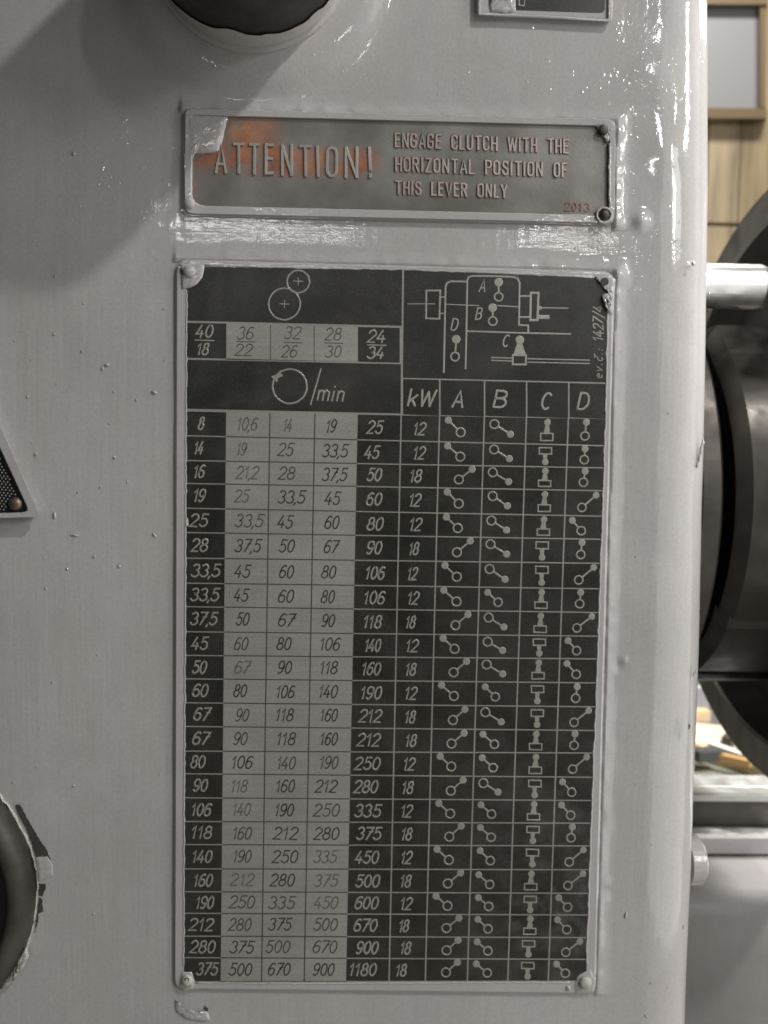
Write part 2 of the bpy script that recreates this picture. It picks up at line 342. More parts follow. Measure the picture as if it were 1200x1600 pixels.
# ------------------------------------------------------------------ value noise for the casting's real unevenness
def vnoise(X, Z, scale, seed):
    r = np.random.default_rng(seed); T = r.random((256, 256))
    x = X*scale+50; z = Z*scale+50; xi = np.floor(x).astype(int); zi = np.floor(z).astype(int); fx = x-xi; fz = z-zi
    fx = fx*fx*(3-2*fx); fz = fz*fz*(3-2*fz)
    g = lambda a, b_: T[a % 256, b_ % 256]
    return (g(xi, zi)*(1-fx)+g(xi+1, zi)*fx)*(1-fz)+(g(xi, zi+1)*(1-fx)+g(xi+1, zi+1)*fx)*fz - 0.5
# ------------------------------------------------------------------ the headstock housing
YP = 0.0014                                    # depth of the painted front
TP = [(274, 405), (961, 424), (931, 1554), (271, 1547)]     # speed table plate outline
AP = [(286, 173), (961, 192), (960, 352), (285, 337)]       # warning plate outline
hs = thing('machine_housing', 'grey gloss painted lathe housing carrying the riveted number table', 'machine housing', tuple(at(640, 1550, 0.05)))
z0, z1 = float(at(600, 1780, 0)[2]), float(at(600, -330, 0)[2]); x0 = float(at(-330, 800, 0)[0])
ed_v = [-400, 0, 300, 600, 1000, 1300, 1600, 1800]; ed_u = [1109, 1110, 1111, 1106, 1097, 1086, 1074, 1066]
ed = [at(u, v, 0.016) for u, v in zip(ed_u, ed_v)]; edz = [float(p[2]) for p in ed][::-1]; edx = [float(p[0]) for p in ed][::-1]
NZ = 620; zs = np.linspace(z0, z1, NZ)
flat = np.linspace(0, 1, 430); RAD = 0.026; ang = np.linspace(0, 90, 40)[1:]; DEPTH = 0.42
X = []; Y = []; NX = []; NY = []
for z in zs:
    xe = np.interp(z, edz, edx); xc = xe-RAD
    X.append(np.concatenate([x0+(xc-x0)*flat, xc+RAD*np.sin(np.radians(ang)), [xe, xe]]))
    Y.append(np.concatenate([np.full(len(flat), YP), YP+RAD*0.8*(1-np.cos(np.radians(ang))), [0.15, DEPTH]]))
    NX.append(np.concatenate([0*flat, np.sin(np.radians(ang)), [1, 1]])); NY.append(np.concatenate([-np.ones(len(flat)), -np.cos(np.radians(ang)), [0, 0]]))
X = np.array(X); Y = np.array(Y); NX = np.array(NX); NY = np.array(NY); Z = np.repeat(zs[:, None], X.shape[1], 1)
disp = 0.0003*vnoise(X, Z, 22, 1)+0.00016*vnoise(X, Z, 60, 2)+0.00007*vnoise(X+.01, Z*.5, 150, 3)+0.00003*vnoise(X, Z*.12, 500, 4)
rr = np.hypot(X-HUB[0], Z-HUB[2])              # raised boss under the hub
bossR = 200*0.24e-3
disp += 0.0035/(1+np.exp((rr-bossR)/0.0022))
def rect_d(poly):                              # signed-ish distance outside a nearly rectangular outline
    W_ = np.array([at(u, v, 0) for u, v in poly]); xa = X*0; 
    L_ = np.interp(Z, [W_[3, 2], W_[0, 2]], [W_[3, 0], W_[0, 0]]); R_ = np.interp(Z, [W_[2, 2], W_[1, 2]], [W_[2, 0], W_[1, 0]])
    T_ = np.interp(X, [W_[0, 0], W_[1, 0]], [W_[0, 2], W_[1, 2]]); B_ = np.interp(X, [W_[3, 0], W_[2, 0]], [W_[3, 2], W_[2, 2]])
    return L_-X, X-R_, Z-T_, B_-Z
for poly, amp in ((TP, 0.0013), (AP, 0.0018)):
    l, r, t, b = rect_d(poly)
    inn = np.maximum(np.maximum(l, r), np.maximum(t, b))
    tr = np.maximum(r, t)                      # paint built up along the top and right edges
    m_ = (np.maximum(l, b) < 0.001)
    ramp_ = amp*np.exp(-(np.clip(tr, 0, 1)/0.0035)**2)*m_*(0.75+0.5*vnoise(X, Z, 260, 9))
    disp += np.where(inn > 0.0003, ramp_*(tr > 0), 0)
    disp = np.where(inn < -0.0012, np.minimum(disp, 0.0005), disp)
# lumps and drips of paint
for (u, v, ru, h) in [(1012, 110, 30, .0005), (1040, 235, 30, .0006), (1000, 345, 12, .0016), (960, 205, 12, .0012), (968, 430, 12, .001), (965, 1040, 8, -.0007), (975, 1030, 6, .0004), (1083, 412, 3, .0008)]:
    p = at(u, v, YP); s_ = ru*0.24e-3
    disp += h*np.exp(-((X-p[0])**2+(Z-p[2])**2)/(s_*s_))
lo = (Z < at(600, 1180, 0)[2])                 # the lower right edge has a soft second corner
X2 = X+disp*NX; Y2 = Y+disp*NY
nc = X.shape[1]
V = np.stack([X2, Y2, Z], -1).reshape(-1, 3)
idx = np.arange(NZ*nc).reshape(NZ, nc)
q = np.stack([idx[:-1, :-1], idx[:-1, 1:], idx[1:, 1:], idx[1:, :-1]], -1).reshape(-1, 4)
V = V.tolist(); Fq = q.tolist()
# close the shell: left, top, bottom and back
def skirt(line):
    n0 = len(V)
    for i in line: V.append([V[i][0], DEPTH, V[i][2]])
    for k in range(len(line)-1): Fq.append([line[k], line[k+1], n0+k+1, n0+k])
skirt(idx[:, 0].tolist()[::-1]); skirt(idx[0, :].tolist()); skirt(idx[-1, :].tolist()[::-1])
n0 = len(V); V += [[x0, DEPTH, z0], [x0, DEPTH, z1], V[idx[-1, -1]], V[idx[0, -1]]]; Fq.append([n0, n0+1, n0+2, n0+3])
part('front_casting', V, Fq, M_PAINT, hs, smooth=True, origin=WL[hs.name])
# plug on the side wall
pb = at(1086, 1352, 0.03); mb = MB(); lathe(mb, [(-0.004, .0105), (0.0015, .0105), (.003, .0085)], (pb[0]+.0015, 0.035, pb[2]), 'x', 32); mb.build('side_plug', M_PAINT, hs, smooth=False)
# dirt and hair nibs caught in the paint
mb = MB()
def nib(u, v, a, b_, rot, h=1.0):
    c, s = math.cos(rot), math.sin(rot); n = 8; y = YP+0.0003
    Vn = []
    for k, (sc_, hh) in enumerate(((1, 0), (.7, .75), (.3, 1))):
        for t in np.linspace(0, 2*math.pi, n, False):
            x_, y_ = a*sc_*math.cos(t), b_*sc_*math.sin(t); Vn.append(at(u+x_*c-y_*s, v+x_*s+y_*c, y-0.0003-hh*h*0.24e-3*min(a, b_)*1.1))
    mb.add(Vn, [(k*n+i, k*n+(i+1) % n, (k+1)*n+(i+1) % n, (k+1)*n+i) for k in range(2) for i in range(n)]+[tuple(range(2*n, 3*n))])
for u, v, a, b_, r_ in [(241,613,5,3,.3),(56,709,2.5,2.5,0),(85,805,2.5,6,0),(117,836,6,2.2,.1),(241,836,5,2.2,.8),(147,870,2.2,2,0),(186,885,3,2,0),(105,889,2.5,2,0),(179,715,2.5,2,.5),(157,761,2,1.8,0),(213,625,1.8,1.8,0),(171,662,1.5,1.5,0),(71,919,2.2,1.8,0),(199,753,1.6,1.6,0),(167,570,4,2.4,0),(160,576,2,3,.3),(84,522,2.4,1.8,0),(128,549,2,1.5,0),(43,620,2,2,0),(178,612,2,1.6,0),(213,626,2,1.7,0),(115,1228,2,1.5,0),(82,1066,2,2,0),(1083,412,3,4,0),(1108,458,1.6,1.6,0),(115,240,3,3,0),(86,432,1.8,1.8,0),(940,1272,8,1.0,.35),(978,1430,2,6,.3),(1010,1588,4,1,.8),(1068,1448,1.5,4,.3)]: nib(u, v, a, b_, r_)
for k in range(26):
    u, v = random.uniform(5, 262), random.uniform(430, 1560)
    nib(u, v, random.uniform(.8, 1.6), random.uniform(.8, 1.6), random.uniform(0, 3))
for k in range(14):
    u, v = random.uniform(970, 1060), random.uniform(470, 1560); nib(u, v, random.uniform(.7, 1.3), random.uniform(.7, 1.4), 0)
mb.build('paint_nibs', M_PAINT, hs, smooth=True, kind='stuff')
# chips broken out of the paint
def chip(px, m=M_CHIP, y=YP-0.0003, name='paint_chip'):
    P = []
    for i in range(len(px)):
        a, b_ = px[i], px[(i+1) % len(px)]; k = max(1, int(math.dist(a, b_)/2.6))
        for q in range(k): P.append((a[0]+(b_[0]-a[0])*q/k+random.uniform(-.7, .7), a[1]+(b_[1]-a[1])*q/k+random.uniform(-.7, .7)))
    mb = MB(); slab(mb, P, y+0.0012, y); mb.build(name, m, hs)
chip([(24,1257),(32,1258),(44,1281),(62,1312),(72,1325),(80,1345),(74,1338),(66,1337),(56,1340),(50,1318),(40,1292),(28,1270)])
chip([(59,1380),(71,1381),(72,1389),(66,1401),(61,1400)]); chip([(61,1402),(66,1404),(68,1424),(60,1428),(60,1440),(55,1458),(57,1430)])
chip([(1075,1130),(1079,1134),(1076,1141)], M_CHIP)
blob('paint_flake', [(56,1340),(74,1338),(82,1350),(83,1368),(78,1371),(60,1378)], YP-0.0003, 0.0003, M_PAINT, hs, seed=4)
blob('paint_flake', [(1099,682),(1101,692),(1096,710),(1090,732),(1087,730),(1092,704)], YP+0.0058, 0.0004, M_RIM, hs, seed=3)
blob('paint_flake', [(1091,1038),(1088,1050),(1083,1058),(1082,1054)], YP+0.0052, 0.0004, M_RIM, hs, seed=3)
blob('paint_lump', [(272,1560),(282,1580),(300,1578),(312,1586),(324,1580),(330,1594),(318,1597),(290,1592),(274,1580)], YP, 0.0008, M_PAINT, hs, 0.3, seed=6)
chip([(320,1571),(326,1577),(324,1582),(319,1577)])

# ------------------------------------------------------------------ upper hub with its boss
hub = thing('control_hub', 'round black hub on a raised boss above the orange stained warning plate', 'machine knob', tuple(HUB))
mb = MB(); lathe(mb, [(0.002, .0362), (-0.0045, .0362), (-0.0052, .0345), (-0.0060, .0345)], HUB, 'y', 72, True, False); mb.build('collar', M_PAINT, hub, smooth=False)
mb = MB(); n = 96; V = []
for a_, r_, wob in ((-.0055, .0347, 0), (-.0100, .0349, 0), (-.0128, .0350, 1)):
    for k in range(n):
        t = 2*math.pi*k/n; ragged = wob*(0.0022*math.sin(3*t+.5)+0.0020*max(0, math.sin(7*t+1.2))**3+0.0004*math.sin(17*t+2*math.sin(5*t))+0.0002*rng.normal())
        V.append(HUB+np.array([r_*math.cos(t), a_-ragged, r_*math.sin(t)]))
mb.add(V, [(i*n+k, i*n+(k+1) % n, (i+1)*n+(k+1) % n, (i+1)*n+k) for i in range(2) for k in range(n)]); mb.build('painted_band', M_PAINT, hub, smooth=True)
mb = MB(); lathe(mb, [(-0.004, .0344), (-0.054, .0346), (-0.060, .0338), (-.062, .030)], HUB, 'y', 96); mb.build('knob', M_BLACKHUB, hub, smooth=False)

# ------------------------------------------------------------------ lower left hub
H2 = at(-183, 1392, YP)
hub2 = thing('control_hub', 'dark oily steel ring with black hollow and chipped paint edge at lower left', 'machine knob', tuple(H2))
mb = MB(); lathe(mb, [(.002, .0585), (-.004, .0583), (-.0075, .0570), (-.0095, .0545), (-.0100, .0525), (-.0095, .0508), (-.0080, .0500), (-.002, .0497)], H2, 'y', 128, True, False); mb.build('collar', metal_mat('greasy_brown_steel', (0.060, 0.054, 0.045), 0.5, 0.4, 0.5, 500, 0.00012), hub2, smooth=True)
mb = MB(); lathe(mb, [(-.0022, .0500), (-.0022, .030), (-.0035, .028), (-.0040, .010)], H2, 'y', 96, False, True); mb.build('recessed_disc', M_BLACKHUB, hub2, smooth=False)
mb = MB(); n = 180; V = []
for k in range(n):
    t = 2*math.pi*k/n; r_ = .0587+0.0003*math.sin(9*t)+rng.normal(0, .00018); wv = 0.00012+abs(rng.normal(0, .00035)); hh = .0005+abs(rng.normal(0, .0003))
    for dr, dy in ((-wv, .001), (-wv*.8, -hh), (wv*.6, -hh*.9), (wv*1.3, .001)): V.append(H2+np.array([(r_+dr)*math.cos(t), dy, (r_+dr)*math.sin(t)]))
mb.add(V, [(4*k+q, 4*k+q+1, 4*((k+1) % n)+q+1, 4*((k+1) % n)+q) for k in range(n) for q in range(3)]); mb.build('paint_ridge', M_RIM, hub2, smooth=True)
blob('paint_crust', [(42,1478),(46,1492),(38,1512),(24,1530),(8,1545),(0,1546),(6,1530),(22,1512),(34,1490)], YP-0.002, 0.0022, M_RIM, hub2, 0.5, seed=12)

# ------------------------------------------------------------------ rivets
def rivet(c, r, m, parent, y, dome=0.5):
    mb = MB(); p = at(c[0], c[1], y); rr_ = r*0.24e-3
    lathe(mb, [(0.0002, rr_), (-rr_*dome*.4, rr_*.93), (-rr_*dome*.8, rr_*.7), (-rr_*dome, rr_*.35), (-rr_*dome*1.03, rr_*.05)], p, 'y', 20)
    return mb.build('rivet', m, parent, smooth=True)

# ------------------------------------------------------------------ the speed table plate
tp = thing('number_table_plate', 'tall black and silver engraved plate of speeds and lever positions', 'machine plate', tuple(at(605, 1550, 0)))
def rounded(px, rads, n=5):
    out = []
    for i, (p, r) in enumerate(zip(px, rads)):
        a = np.array(px[i-1], float); b_ = np.array(p, float); c = np.array(px[(i+1) % len(px)], float)
        e1 = (a-b_)/np.linalg.norm(a-b_); e2 = (c-b_)/np.linalg.norm(c-b_)
        P0, P1 = b_+e1*r, b_+e2*r
        for t in np.linspace(0, 1, n): out.append(tuple((1-t)**2*P0+2*t*(1-t)*b_+t*t*P1))
    return out
mb = MB(); slab(mb, rounded(TP, (22, 22, 18, 18)), 0.0022, 0.0, 3.0); mb.build('backing_plate', M_PAINT, tp)
FT = [(291.5, 416), (951, 434.5), (915.5, 1533.5), (287.5, 1534.5)]
YA = -0.00004
mb = MB(); slab(mb, FT, 0.0002, YA); mb.build('aluminium_face', M_LINE, tp)
rl = [642,680.7,719.5,755.3,794,832,872,911,947.8,987,1024,1060.6,1098,1135,1173.5,1209,1246.5,1283.5,1319.6,1357.5,1393.3,1427,1462.7,1496.3,1534]
rr_ = [653.9,696.4,731,766.7,806.5,842.6,880.2,920,957,994,1029.5,1067,1104.4,1141.4,1176.6,1214.5,1250.8,1286.3,1321.8,1359,1395.8,1429.7,1465,1499,1533]
CT = [291, 353.3, 421.7, 492, 559, 627, 687, 757, 822.8, 888.3, 946.3]          # column edges where the rows begin (y 650)
CBt = [287.6, 344.8, 408.6, 475.2, 540.6, 608, 664.6, 730.3, 793.5, 856.7, 915.4]   # and where they end (y 1533)
def colx(c, y): return CT[c]+(CBt[c]-CT[c])*(y-650)/(1533-650)
def rowy(r, x): # row line r at column position x
    xl_, xr_ = 291-3*(rl[r]-642)/892, 946-30.7*(rr_[r]-654)/879
    return rl[r]+(rr_[r]-rl[r])*(x-xl_)/(xr_-xl_)
def cellq(r0, r1, c0, c1, il, ir, it, ib):
    out = []
    for (r, c, dx, dy) in ((r0, c0, il, it), (r0, c1, -ir, it), (r1, c1, -ir, -ib), (r1, c0, il, -ib)):
        y = rl[r]; 
        for _ in range(3): x = colx(c, y); y = rowy(r, x)
        out.append((x+dx, y+dy))
    return out
YB = -0.00008; YC = -0.00011
mb = MB()
slab(mb, cellq(0, 24, 1, 4, 0.0, 0.0, 1.0, -0.3), YA+.00002, YB)
slab(mb, [(353.5, 506), (559.5, 510.5), (559.3, 565), (353.3, 562)], YA+.00002, YB)
mb.build('grid_print', M_GRIDINK, tp)
def dark(px, parent=tp, name='black_field'):
    mb = MB(); slab(mb, px, YA+.00002, YB); return mb.build(name, M_BLACK, parent)
def light(px, name='silver_field'):
    mb = MB(); slab(mb, px, YA+.00002, YC); return mb.build(name, M_ALU, tp)
# header fields
h1 = dark([(292, 416.5), (628.5, 421.5), (627.5, 509), (292, 501)])
h2 = dark([(292, 562), (626.5, 569), (626, 646), (292, 638.5)])
h3 = dark([(631.5, 422), (950.5, 435), (946.5, 597.5), (629.5, 590.3)])
hx = [628.8, 687.3, 757.2, 823, 888.8, 947]; hdr = []
for k in range(5): hdr.append(dark([(hx[k]+1.2, 592.2+k*1.6), (hx[k+1]-1.2, 593.4+k*1.6), (hx[k+1]-1.2, 648.6+1.2*(k+1)), (hx[k]+1.2, 647.4+1.2*k)]))
rx = [292, 353.6, 422.6, 490.8, 559.2, 626.6]; rc = []
for k in range(5):
    f_ = lambda x: (x-292)/(626-292)
    i = 1.1 if k in (0, 4) else .6
    q_ = [(rx[k]+(i if k in (2, 3) else 0), 504.3+8*f_(rx[k])), (rx[k+1]-(i if k in (1, 2) else (2.0 if k == 4 else 0)), 504.3+8*f_(rx[k+1])), (rx[k+1]-(i if k in (1, 2) else (2.0 if k == 4 else 0)), 558.8+8*f_(rx[k+1])), (rx[k]+(i if k in (2, 3) else 0), 558.8+8*f_(rx[k]))]
    rc.append(dark(q_) if k in (0, 4) else light(q_))
HT = 0.00005
def mark(name, m, parent, y=YB):
    class Ctx: pass
    b_ = MB(); return b_
# gear train and rotation symbols
Zc = lambda x, y: (270+x/3.243, 400+y/3.243)
mb = MB(); ring(mb, Zc(635, 130), 57/3.243, 2.5, YB, HT, 28, jit=.15); ring(mb, Zc(565, 243), 80/3.243, 2.5, YB, HT, 34, jit=.15)
for c, r in (((635, 128), 22), ((565, 243), 22)):
    ribbon(mb, [Zc(c[0]-r, c[1]-1), Zc(c[0]+r, c[1]+1)], 1.6, YB, HT); ribbon(mb, [Zc(c[0], c[1]-r*.8), Zc(c[0], c[1]+r*.8)], 1.6, YB, HT)
mb.build('gear_symbol', M_LINE, h1)
mb = MB(); ring(mb, Zc(592, 660), 87/3.243, 2.7, YB, HT, 36, jit=.15)
slab(mb, [Zc(498, 610), Zc(528, 600), Zc(540, 583), Zc(560, 608), Zc(535, 618), Zc(528, 642)], YB, YB-HT*1.9)
mb.build('rotation_symbol', M_LINE, h2)
mb = MB(); ribbon(mb, [Zc(750, 572), Zc(698, 752)], 2.3, YB, HT); text(mb, 'min', *[Zc(728, 0)[0], Zc(882, 0)[0]], Zc(0, 730)[1], Zc(0, 736)[1], 24, 2.6, YB, HT)
mb.build('lettering', M_LINE, h2)
for k, (a, b_, ax, bx, ay, by, my) in enumerate([('40','18',(113,210),(117,188),412,500,427),('36','22',(325,417),(312,410),421,504,434),('32','26',(563,656),(548,637),419,512,438),('28','30',(768,862),(772,860),426,513,441),('24','34',(983,1085),(983,1078),437,518,451)]):
    mb = MB(); y_ = YB if k in (0, 4) else YC; m_ = M_LINE if k in (0, 4) else M_INK[1]; wd = 2.6 if k in (0, 4) else 1.7
    text(mb, a, Zc(ax[0], 0)[0], Zc(ax[1], 0)[0], Zc(0, ay)[1], Zc(0, ay+1)[1], 19, wd, y_, HT); text(mb, b_, Zc(bx[0], 0)[0], Zc(bx[1], 0)[0], Zc(0, by)[1], Zc(0, by+1)[1], 18, wd, y_, HT)
    c = (ax[0]+ax[1])/2; ribbon(mb, [Zc(c-46, my-1), Zc(c+46, my+2)], wd*.8, y_, HT)
    mb.build('number', m_, rc[k])
# lathe diagram
Zd = lambda x, y: (610+x/3.243, 400+y/3.243)
def dl(mb, pts, wd, closed=False): ribbon(mb, [Zd(*p) for p in pts], wd/3.243, YB, HT, closed, jit=.12)
mb = MB()
dl(mb, [(182,175),(251,175),(248,318),(180,316)], 9, True); dl(mb, [(88,242),(225,243)], 5); dl(mb, [(285,245),(447,252)], 5); dl(mb, [(545,252),(650,257)], 6); dl(mb, [(765,262),(898,264)], 6)
dl(mb, [(252,208),(275,208)], 7); dl(mb, [(252,291),(273,291)], 7)
dl(mb, [(270,588),(274,400),(279,155),(286,137),(305,128),(385,130)], 9); dl(mb, [(388,125),(384,380),(380,570)], 9)
dl(mb, [(388,125),(395,108),(415,101),(520,102),(625,106),(645,116),(654,135),(651,350),(698,352),(697,385)], 9); dl(mb, [(385,380),(650,389),(912,396)], 8)
dl(mb, [(657,203),(706,203)], 9); dl(mb, [(657,310),(706,310)], 9); dl(mb, [(711,187),(750,187),(745,325),(708,325)], 11, True); dl(mb, [(760,309),(797,309)], 20)
slab(mb, [Zd(754,250), Zd(775,262), Zd(752,276)], YB, YB-HT*1.8)
dl(mb, [(513,514),(612,518)], 6); dl(mb, [(513,528),(612,532)], 6); dl(mb, [(696,520),(1008,528)], 6); dl(mb, [(696,538),(1008,545)], 6)
mb.build('lathe_diagram', M_LINE, h3)
def lever(mb, f, r, rf=22/3.243, rr2=25/3.243, wd=2.3):
    f = np.array(f); r = np.array(r); disc(mb, f, rf, YB, HT); ring(mb, r, rr2-wd/2, wd, YB, HT, 20)
    d = (r-f)/np.linalg.norm(r-f); ribbon(mb, [f+d*rf*.6, r-d*(rr2-wd*.6)], 2.6, YB, HT*.7, cap=0)
for f, r in (((548,133),(548,207)), ((517,262),(518,330)), ((333,422),(327,510))):
    mb = MB(); lever(mb, Zd(*f), Zd(*r)); mb.build('lever_symbol', M_LINE, h3)
mb = MB(); disc(mb, Zd(655,425), 22/3.243, YB, HT); slab(mb, [Zd(643,440), Zd(667,440), Zd(686,498), Zd(624,498)], YB, YB-HT*.8); dl(mb, [(620,503),(687,503),(685,550),(618,549)], 9, True); mb.build('lever_symbol', M_LINE, h3)
for s, a, b_, yb, hh in (('A',447,492,180,60), ('B',427,471,321,57), ('D',302,350,376,58), ('C',565,608,459,58)):
    mb = MB(); text(mb, s, Zd(a,0)[0], Zd(b_,0)[0], Zd(0,yb)[1], Zd(0,yb)[1], hh/3.243, 2.2, YB, HT); mb.build('letter', M_LINE, h3)
# inventory number scratched in by hand, reading upwards
mb = MB(); ox, oy = 943, 594
rotf = lambda X_, Y_: (ox + (Y_-0), oy - X_)
def up(X_, Y_): return (941.0+Y_-0.012*X_*3.0+X_*0.045, 592-X_)
text(mb, 'ev.cˇ.:', 0, 50, 0, 0, 13, 1.6, YB, HT, jit=.3, rot=up); text(mb, '1427/4', 58, 116, 0, 0, 15, 2.0, YB, HT, jit=.35, rot=up)
mb.build('scratched_writing', M_LINE, h3)
for k, (s, a, b_, yb) in enumerate((('kW',82,236,760),('A',310,384,766),('B',515,602,766),('C',758,824,777),('D',942,1017,777))):
    mb = MB(); text(mb, s, Zd(a,0)[0], Zd(b_,0)[0], Zd(0,yb-2)[1], Zd(0,yb+2)[1], 25.5, 3.3, YB, HT); mb.build('letter', M_LINE, hdr[k])
# the 24 rows
NUM = """8:122:168 10,6:318:440 14:555:615 19:770:838 25:978:1073|14:100:165 19:318:383 25:527:622 33,5:752:898 45:965:1055|16:98:170 21,2:315:445 28:530:630 37,5:752:893 50:977:1067|19:97:173 25:307:397 33,5:527:682 45:763:858 60:973:1068|25:80:187 33,5:310:470 45:525:618 60:763:853 80:977:1075|28:88:187 37,5:310:457 50:533:627 67:760:848 90:975:1068|33,5:88:250 45:307:403 60:533:623 80:747:837 106:968:1082|33,5:83:245 45:303:393 60:527:623 80:745:830 106:960:1083|37,5:83:235 50:315:397 67:527:628 90:748:830 118:957:1067|45:88:187 60:305:392 80:520:610 106:737:858 140:965:1062|50:92:180 67:307:402 90:525:612 118:738:845 160:950:1062|60:92:188 80:302:385 106:517:627 140:732:845 190:943:1067|67:98:197 90:313:395 118:513:622 160:740:845 212:937:1067|67:92:195 90:302:387 118:517:632 160:740:845 212:927:1060|80:83:173 106:290:415 140:520:632 190:737:848 250:915:1060|90:97:185 118:288:388 160:515:628 212:715:843 280:912:1048|106:118:235 140:328:437 190:543:655 250:740:888 335:948:1097|118:117:240 160:328:442 212:535:677 280:742:885 375:957:1098|140:122:240 190:330:440 250:530:677 335:742:875 450:950:1085|160:130:242 212:317:455 280:520:660 375:745:880 500:952:1090|190:142:248 250:312:458 335:513:662 450:742:880 600:947:1083|212:108:247 280:310:440 375:513:643 500:740:877 670:942:1077|280:113:257 375:317:453 500:498:637 670:735:875 900:955:1082|375:147:270 500:312:443 670:508:638 900:737:860 1180:918:1073"""
KW = [(0,12,140,220),(0,12,140,218),(0,18,122,200),(0,12,120,195),(0,12,120,200),(0,18,118,185),(0,12,110,178),(1,12,143,218),(1,18,135,200),(1,12,135,215),(1,18,133,203),(1,12,130,208),(1,18,130,200),(1,18,133,205),(1,12,122,197),(1,18,115,190),(1,12,110,185),(1,18,112,183),(1,12,110,183),(1,18,107,178),(1,12,107,183),(1,18,100,167),(1,18,107,177),(1,18,85,155)]
SYM = ['\\ruv','\\rdv','/ruv','\\ru/','\\ru\\','/rdv','\\rd/','\\fuv','/ru/','\\rd\\','/ru\\','\\fdv','/rd/','/fuv','\\fu/','/rd\\','\\fu\\','/fdv','\\fd/','/fu/','\\fd\\','/fu\\','/fd/','/fd\\']
FADE = {(0,1):2,(0,2):2,(1,1):2,(1,2):1,(2,1):2,(2,2):1,(3,1):2,(4,1):1,(10,1):2,(14,2):1,(15,1):2,(16,1):2,(16,3):1,(17,1):1,(18,1):1,(18,3):2,(19,1):2,(19,3):2,(20,1):1,(20,2):1,(20,3):2,(21,1):1,(21,3):1,(22,2):1,(22,3):1,(9,1):1,(12,1):1,(13,1):1,(0,3):0,(14,3):1,(15,3):0}
for r, row in enumerate(NUM.split('|')):
    ox = 260 if r >= 16 else 270
    for c, tok in enumerate(row.split()):
        s, a, b_ = tok.split(':'); a = ox+float(a)/3.243; b_ = ox+float(b_)/3.243
        dk = c in (0, 4)
        if c == 0: q_ = cellq(r, r+1, 0, 1, .2, 0, .95, .95)
        elif c == 4: q_ = cellq(r, r+1, 4, 5, 0, 1.2, .95, .95)
        else: q_ = cellq(r, r+1, c, c+1, 0 if c == 1 else .95, 0 if c == 3 else .95, .85, .85)
        mb = MB(); slab(mb, q_, YA+.00002, YB if dk else YC); cell = mb.build('table_cell', M_BLACK if dk else M_ALU, tp)
        yc = (rowy(r, (a+b_)/2)+rowy(r+1, (a+b_)/2))/2 + random.uniform(-.8, .6) - (0.6 if c < 4 else 0)
        hgt = 19.4-1.0*r/24
        mb = MB(); text(mb, s, a+1, b_-1, yc+hgt/2-.2, yc+hgt/2+.3, hgt, 2.7 if dk else 2.2, YB if dk else YC, HT)
        mb.build('number', M_LINE if dk else M_INK[FADE.get((r, c), 0)], cell)
    for c in range(5, 10):
        q_ = cellq(r, r+1, c, c+1, 1.15, 1.15 if c < 9 else -.5, .95, .95)
        mb = MB(); slab(mb, q_, YA+.00002, YB); cell = mb.build('table_cell', M_BLACK, tp)
        w_ = q_[1][0]-q_[0][0]; hh = q_[3][1]-q_[0][1]
        P = lambda u, v: np.array([q_[0][0]+u*w_-(q_[0][0]-q_[3][0])*v, q_[0][1]+v*hh+(q_[1][1]-q_[0][1])*u])
        j = lambda: random.uniform(-.012, .012)
        mb = MB()
        if c == 5:
            b0, s, a, b_ = KW[r]; o_ = 590 if b0 else 600
            a = o_+a/3.243; b_ = o_+b_/3.243; yc = (rowy(r, (a+b_)/2)+rowy(r+1, (a+b_)/2))/2
            if r == 0: yc += 1
            text(mb, str(s), a+1, b_-1, yc+9.4, yc+9.8, 19.3-1.0*r/24, 2.6, YB, HT); mb.build('number', M_LINE, cell); continue
        ch = SYM[r][c-6]
        if c == 6:
            if ch == '\\': lever(mb, P(.19+j(), .15+j()), P(.48+j(), .62+j()), 5.6, 8.0, 2.3)
            else: lever(mb, P(.76+j(), .14+j()), P(.47+j(), .62+j()), 5.6, 8.0, 2.3)
        elif c == 7:
            if ch == 'r': lever(mb, P(.62+j(), .68+j()), P(.23+j(), .27+j()), 5.6, 8.0, 2.3)
            else: lever(mb, P(.19+j(), .20+j()), P(.47+j(), .64+j()), 5.4, 7.6, 2.3)
        elif c == 8:
            o_ = j()
            if ch == 'u': k_, b0, b1, nx = .17, .60, .88, (.27, .60)
            else: k_, b0, b1, nx = .80, .13, .42, (.72, .42)
            disc(mb, P(.49+o_, k_), 5.2, YB, HT)
            wb = 5.0 if ch == 'u' else 3.6
            a_, b_ = P(.49+o_, nx[0]), P(.485+o_, nx[1]); slab(mb, [(a_[0]-2.8, a_[1]), (a_[0]+2.8, a_[1]), (b_[0]+wb, b_[1]), (b_[0]-wb, b_[1])], YB, YB-HT*.8)
            c0 = P(.485+o_, (b0+b1)/2); hw = 9.6; hhh = (b1-b0)*hh/2
            ribbon(mb, [(c0[0]-hw, c0[1]-hhh), (c0[0]+hw, c0[1]-hhh+.3), (c0[0]+hw, c0[1]+hhh+.3), (c0[0]-hw, c0[1]+hhh)], 2.1, YB, HT, True, jit=.1)
        else:
            if ch == 'v': lever(mb, P(.47+j(), .14+j()), P(.45+j(), .66+j()), 5.5, 7.6, 2.2)
            elif ch == '/': lever(mb, P(.80+j(), .16+j()), P(.42+j(), .68+j()), 5.2, 7.6, 2.2)
            else: lever(mb, P(.17+j(), .20+j()), P(.43+j(), .66+j()), 5.4, 7.6, 2.2)
        mb.build('lever_symbol', M_LINE, cell)
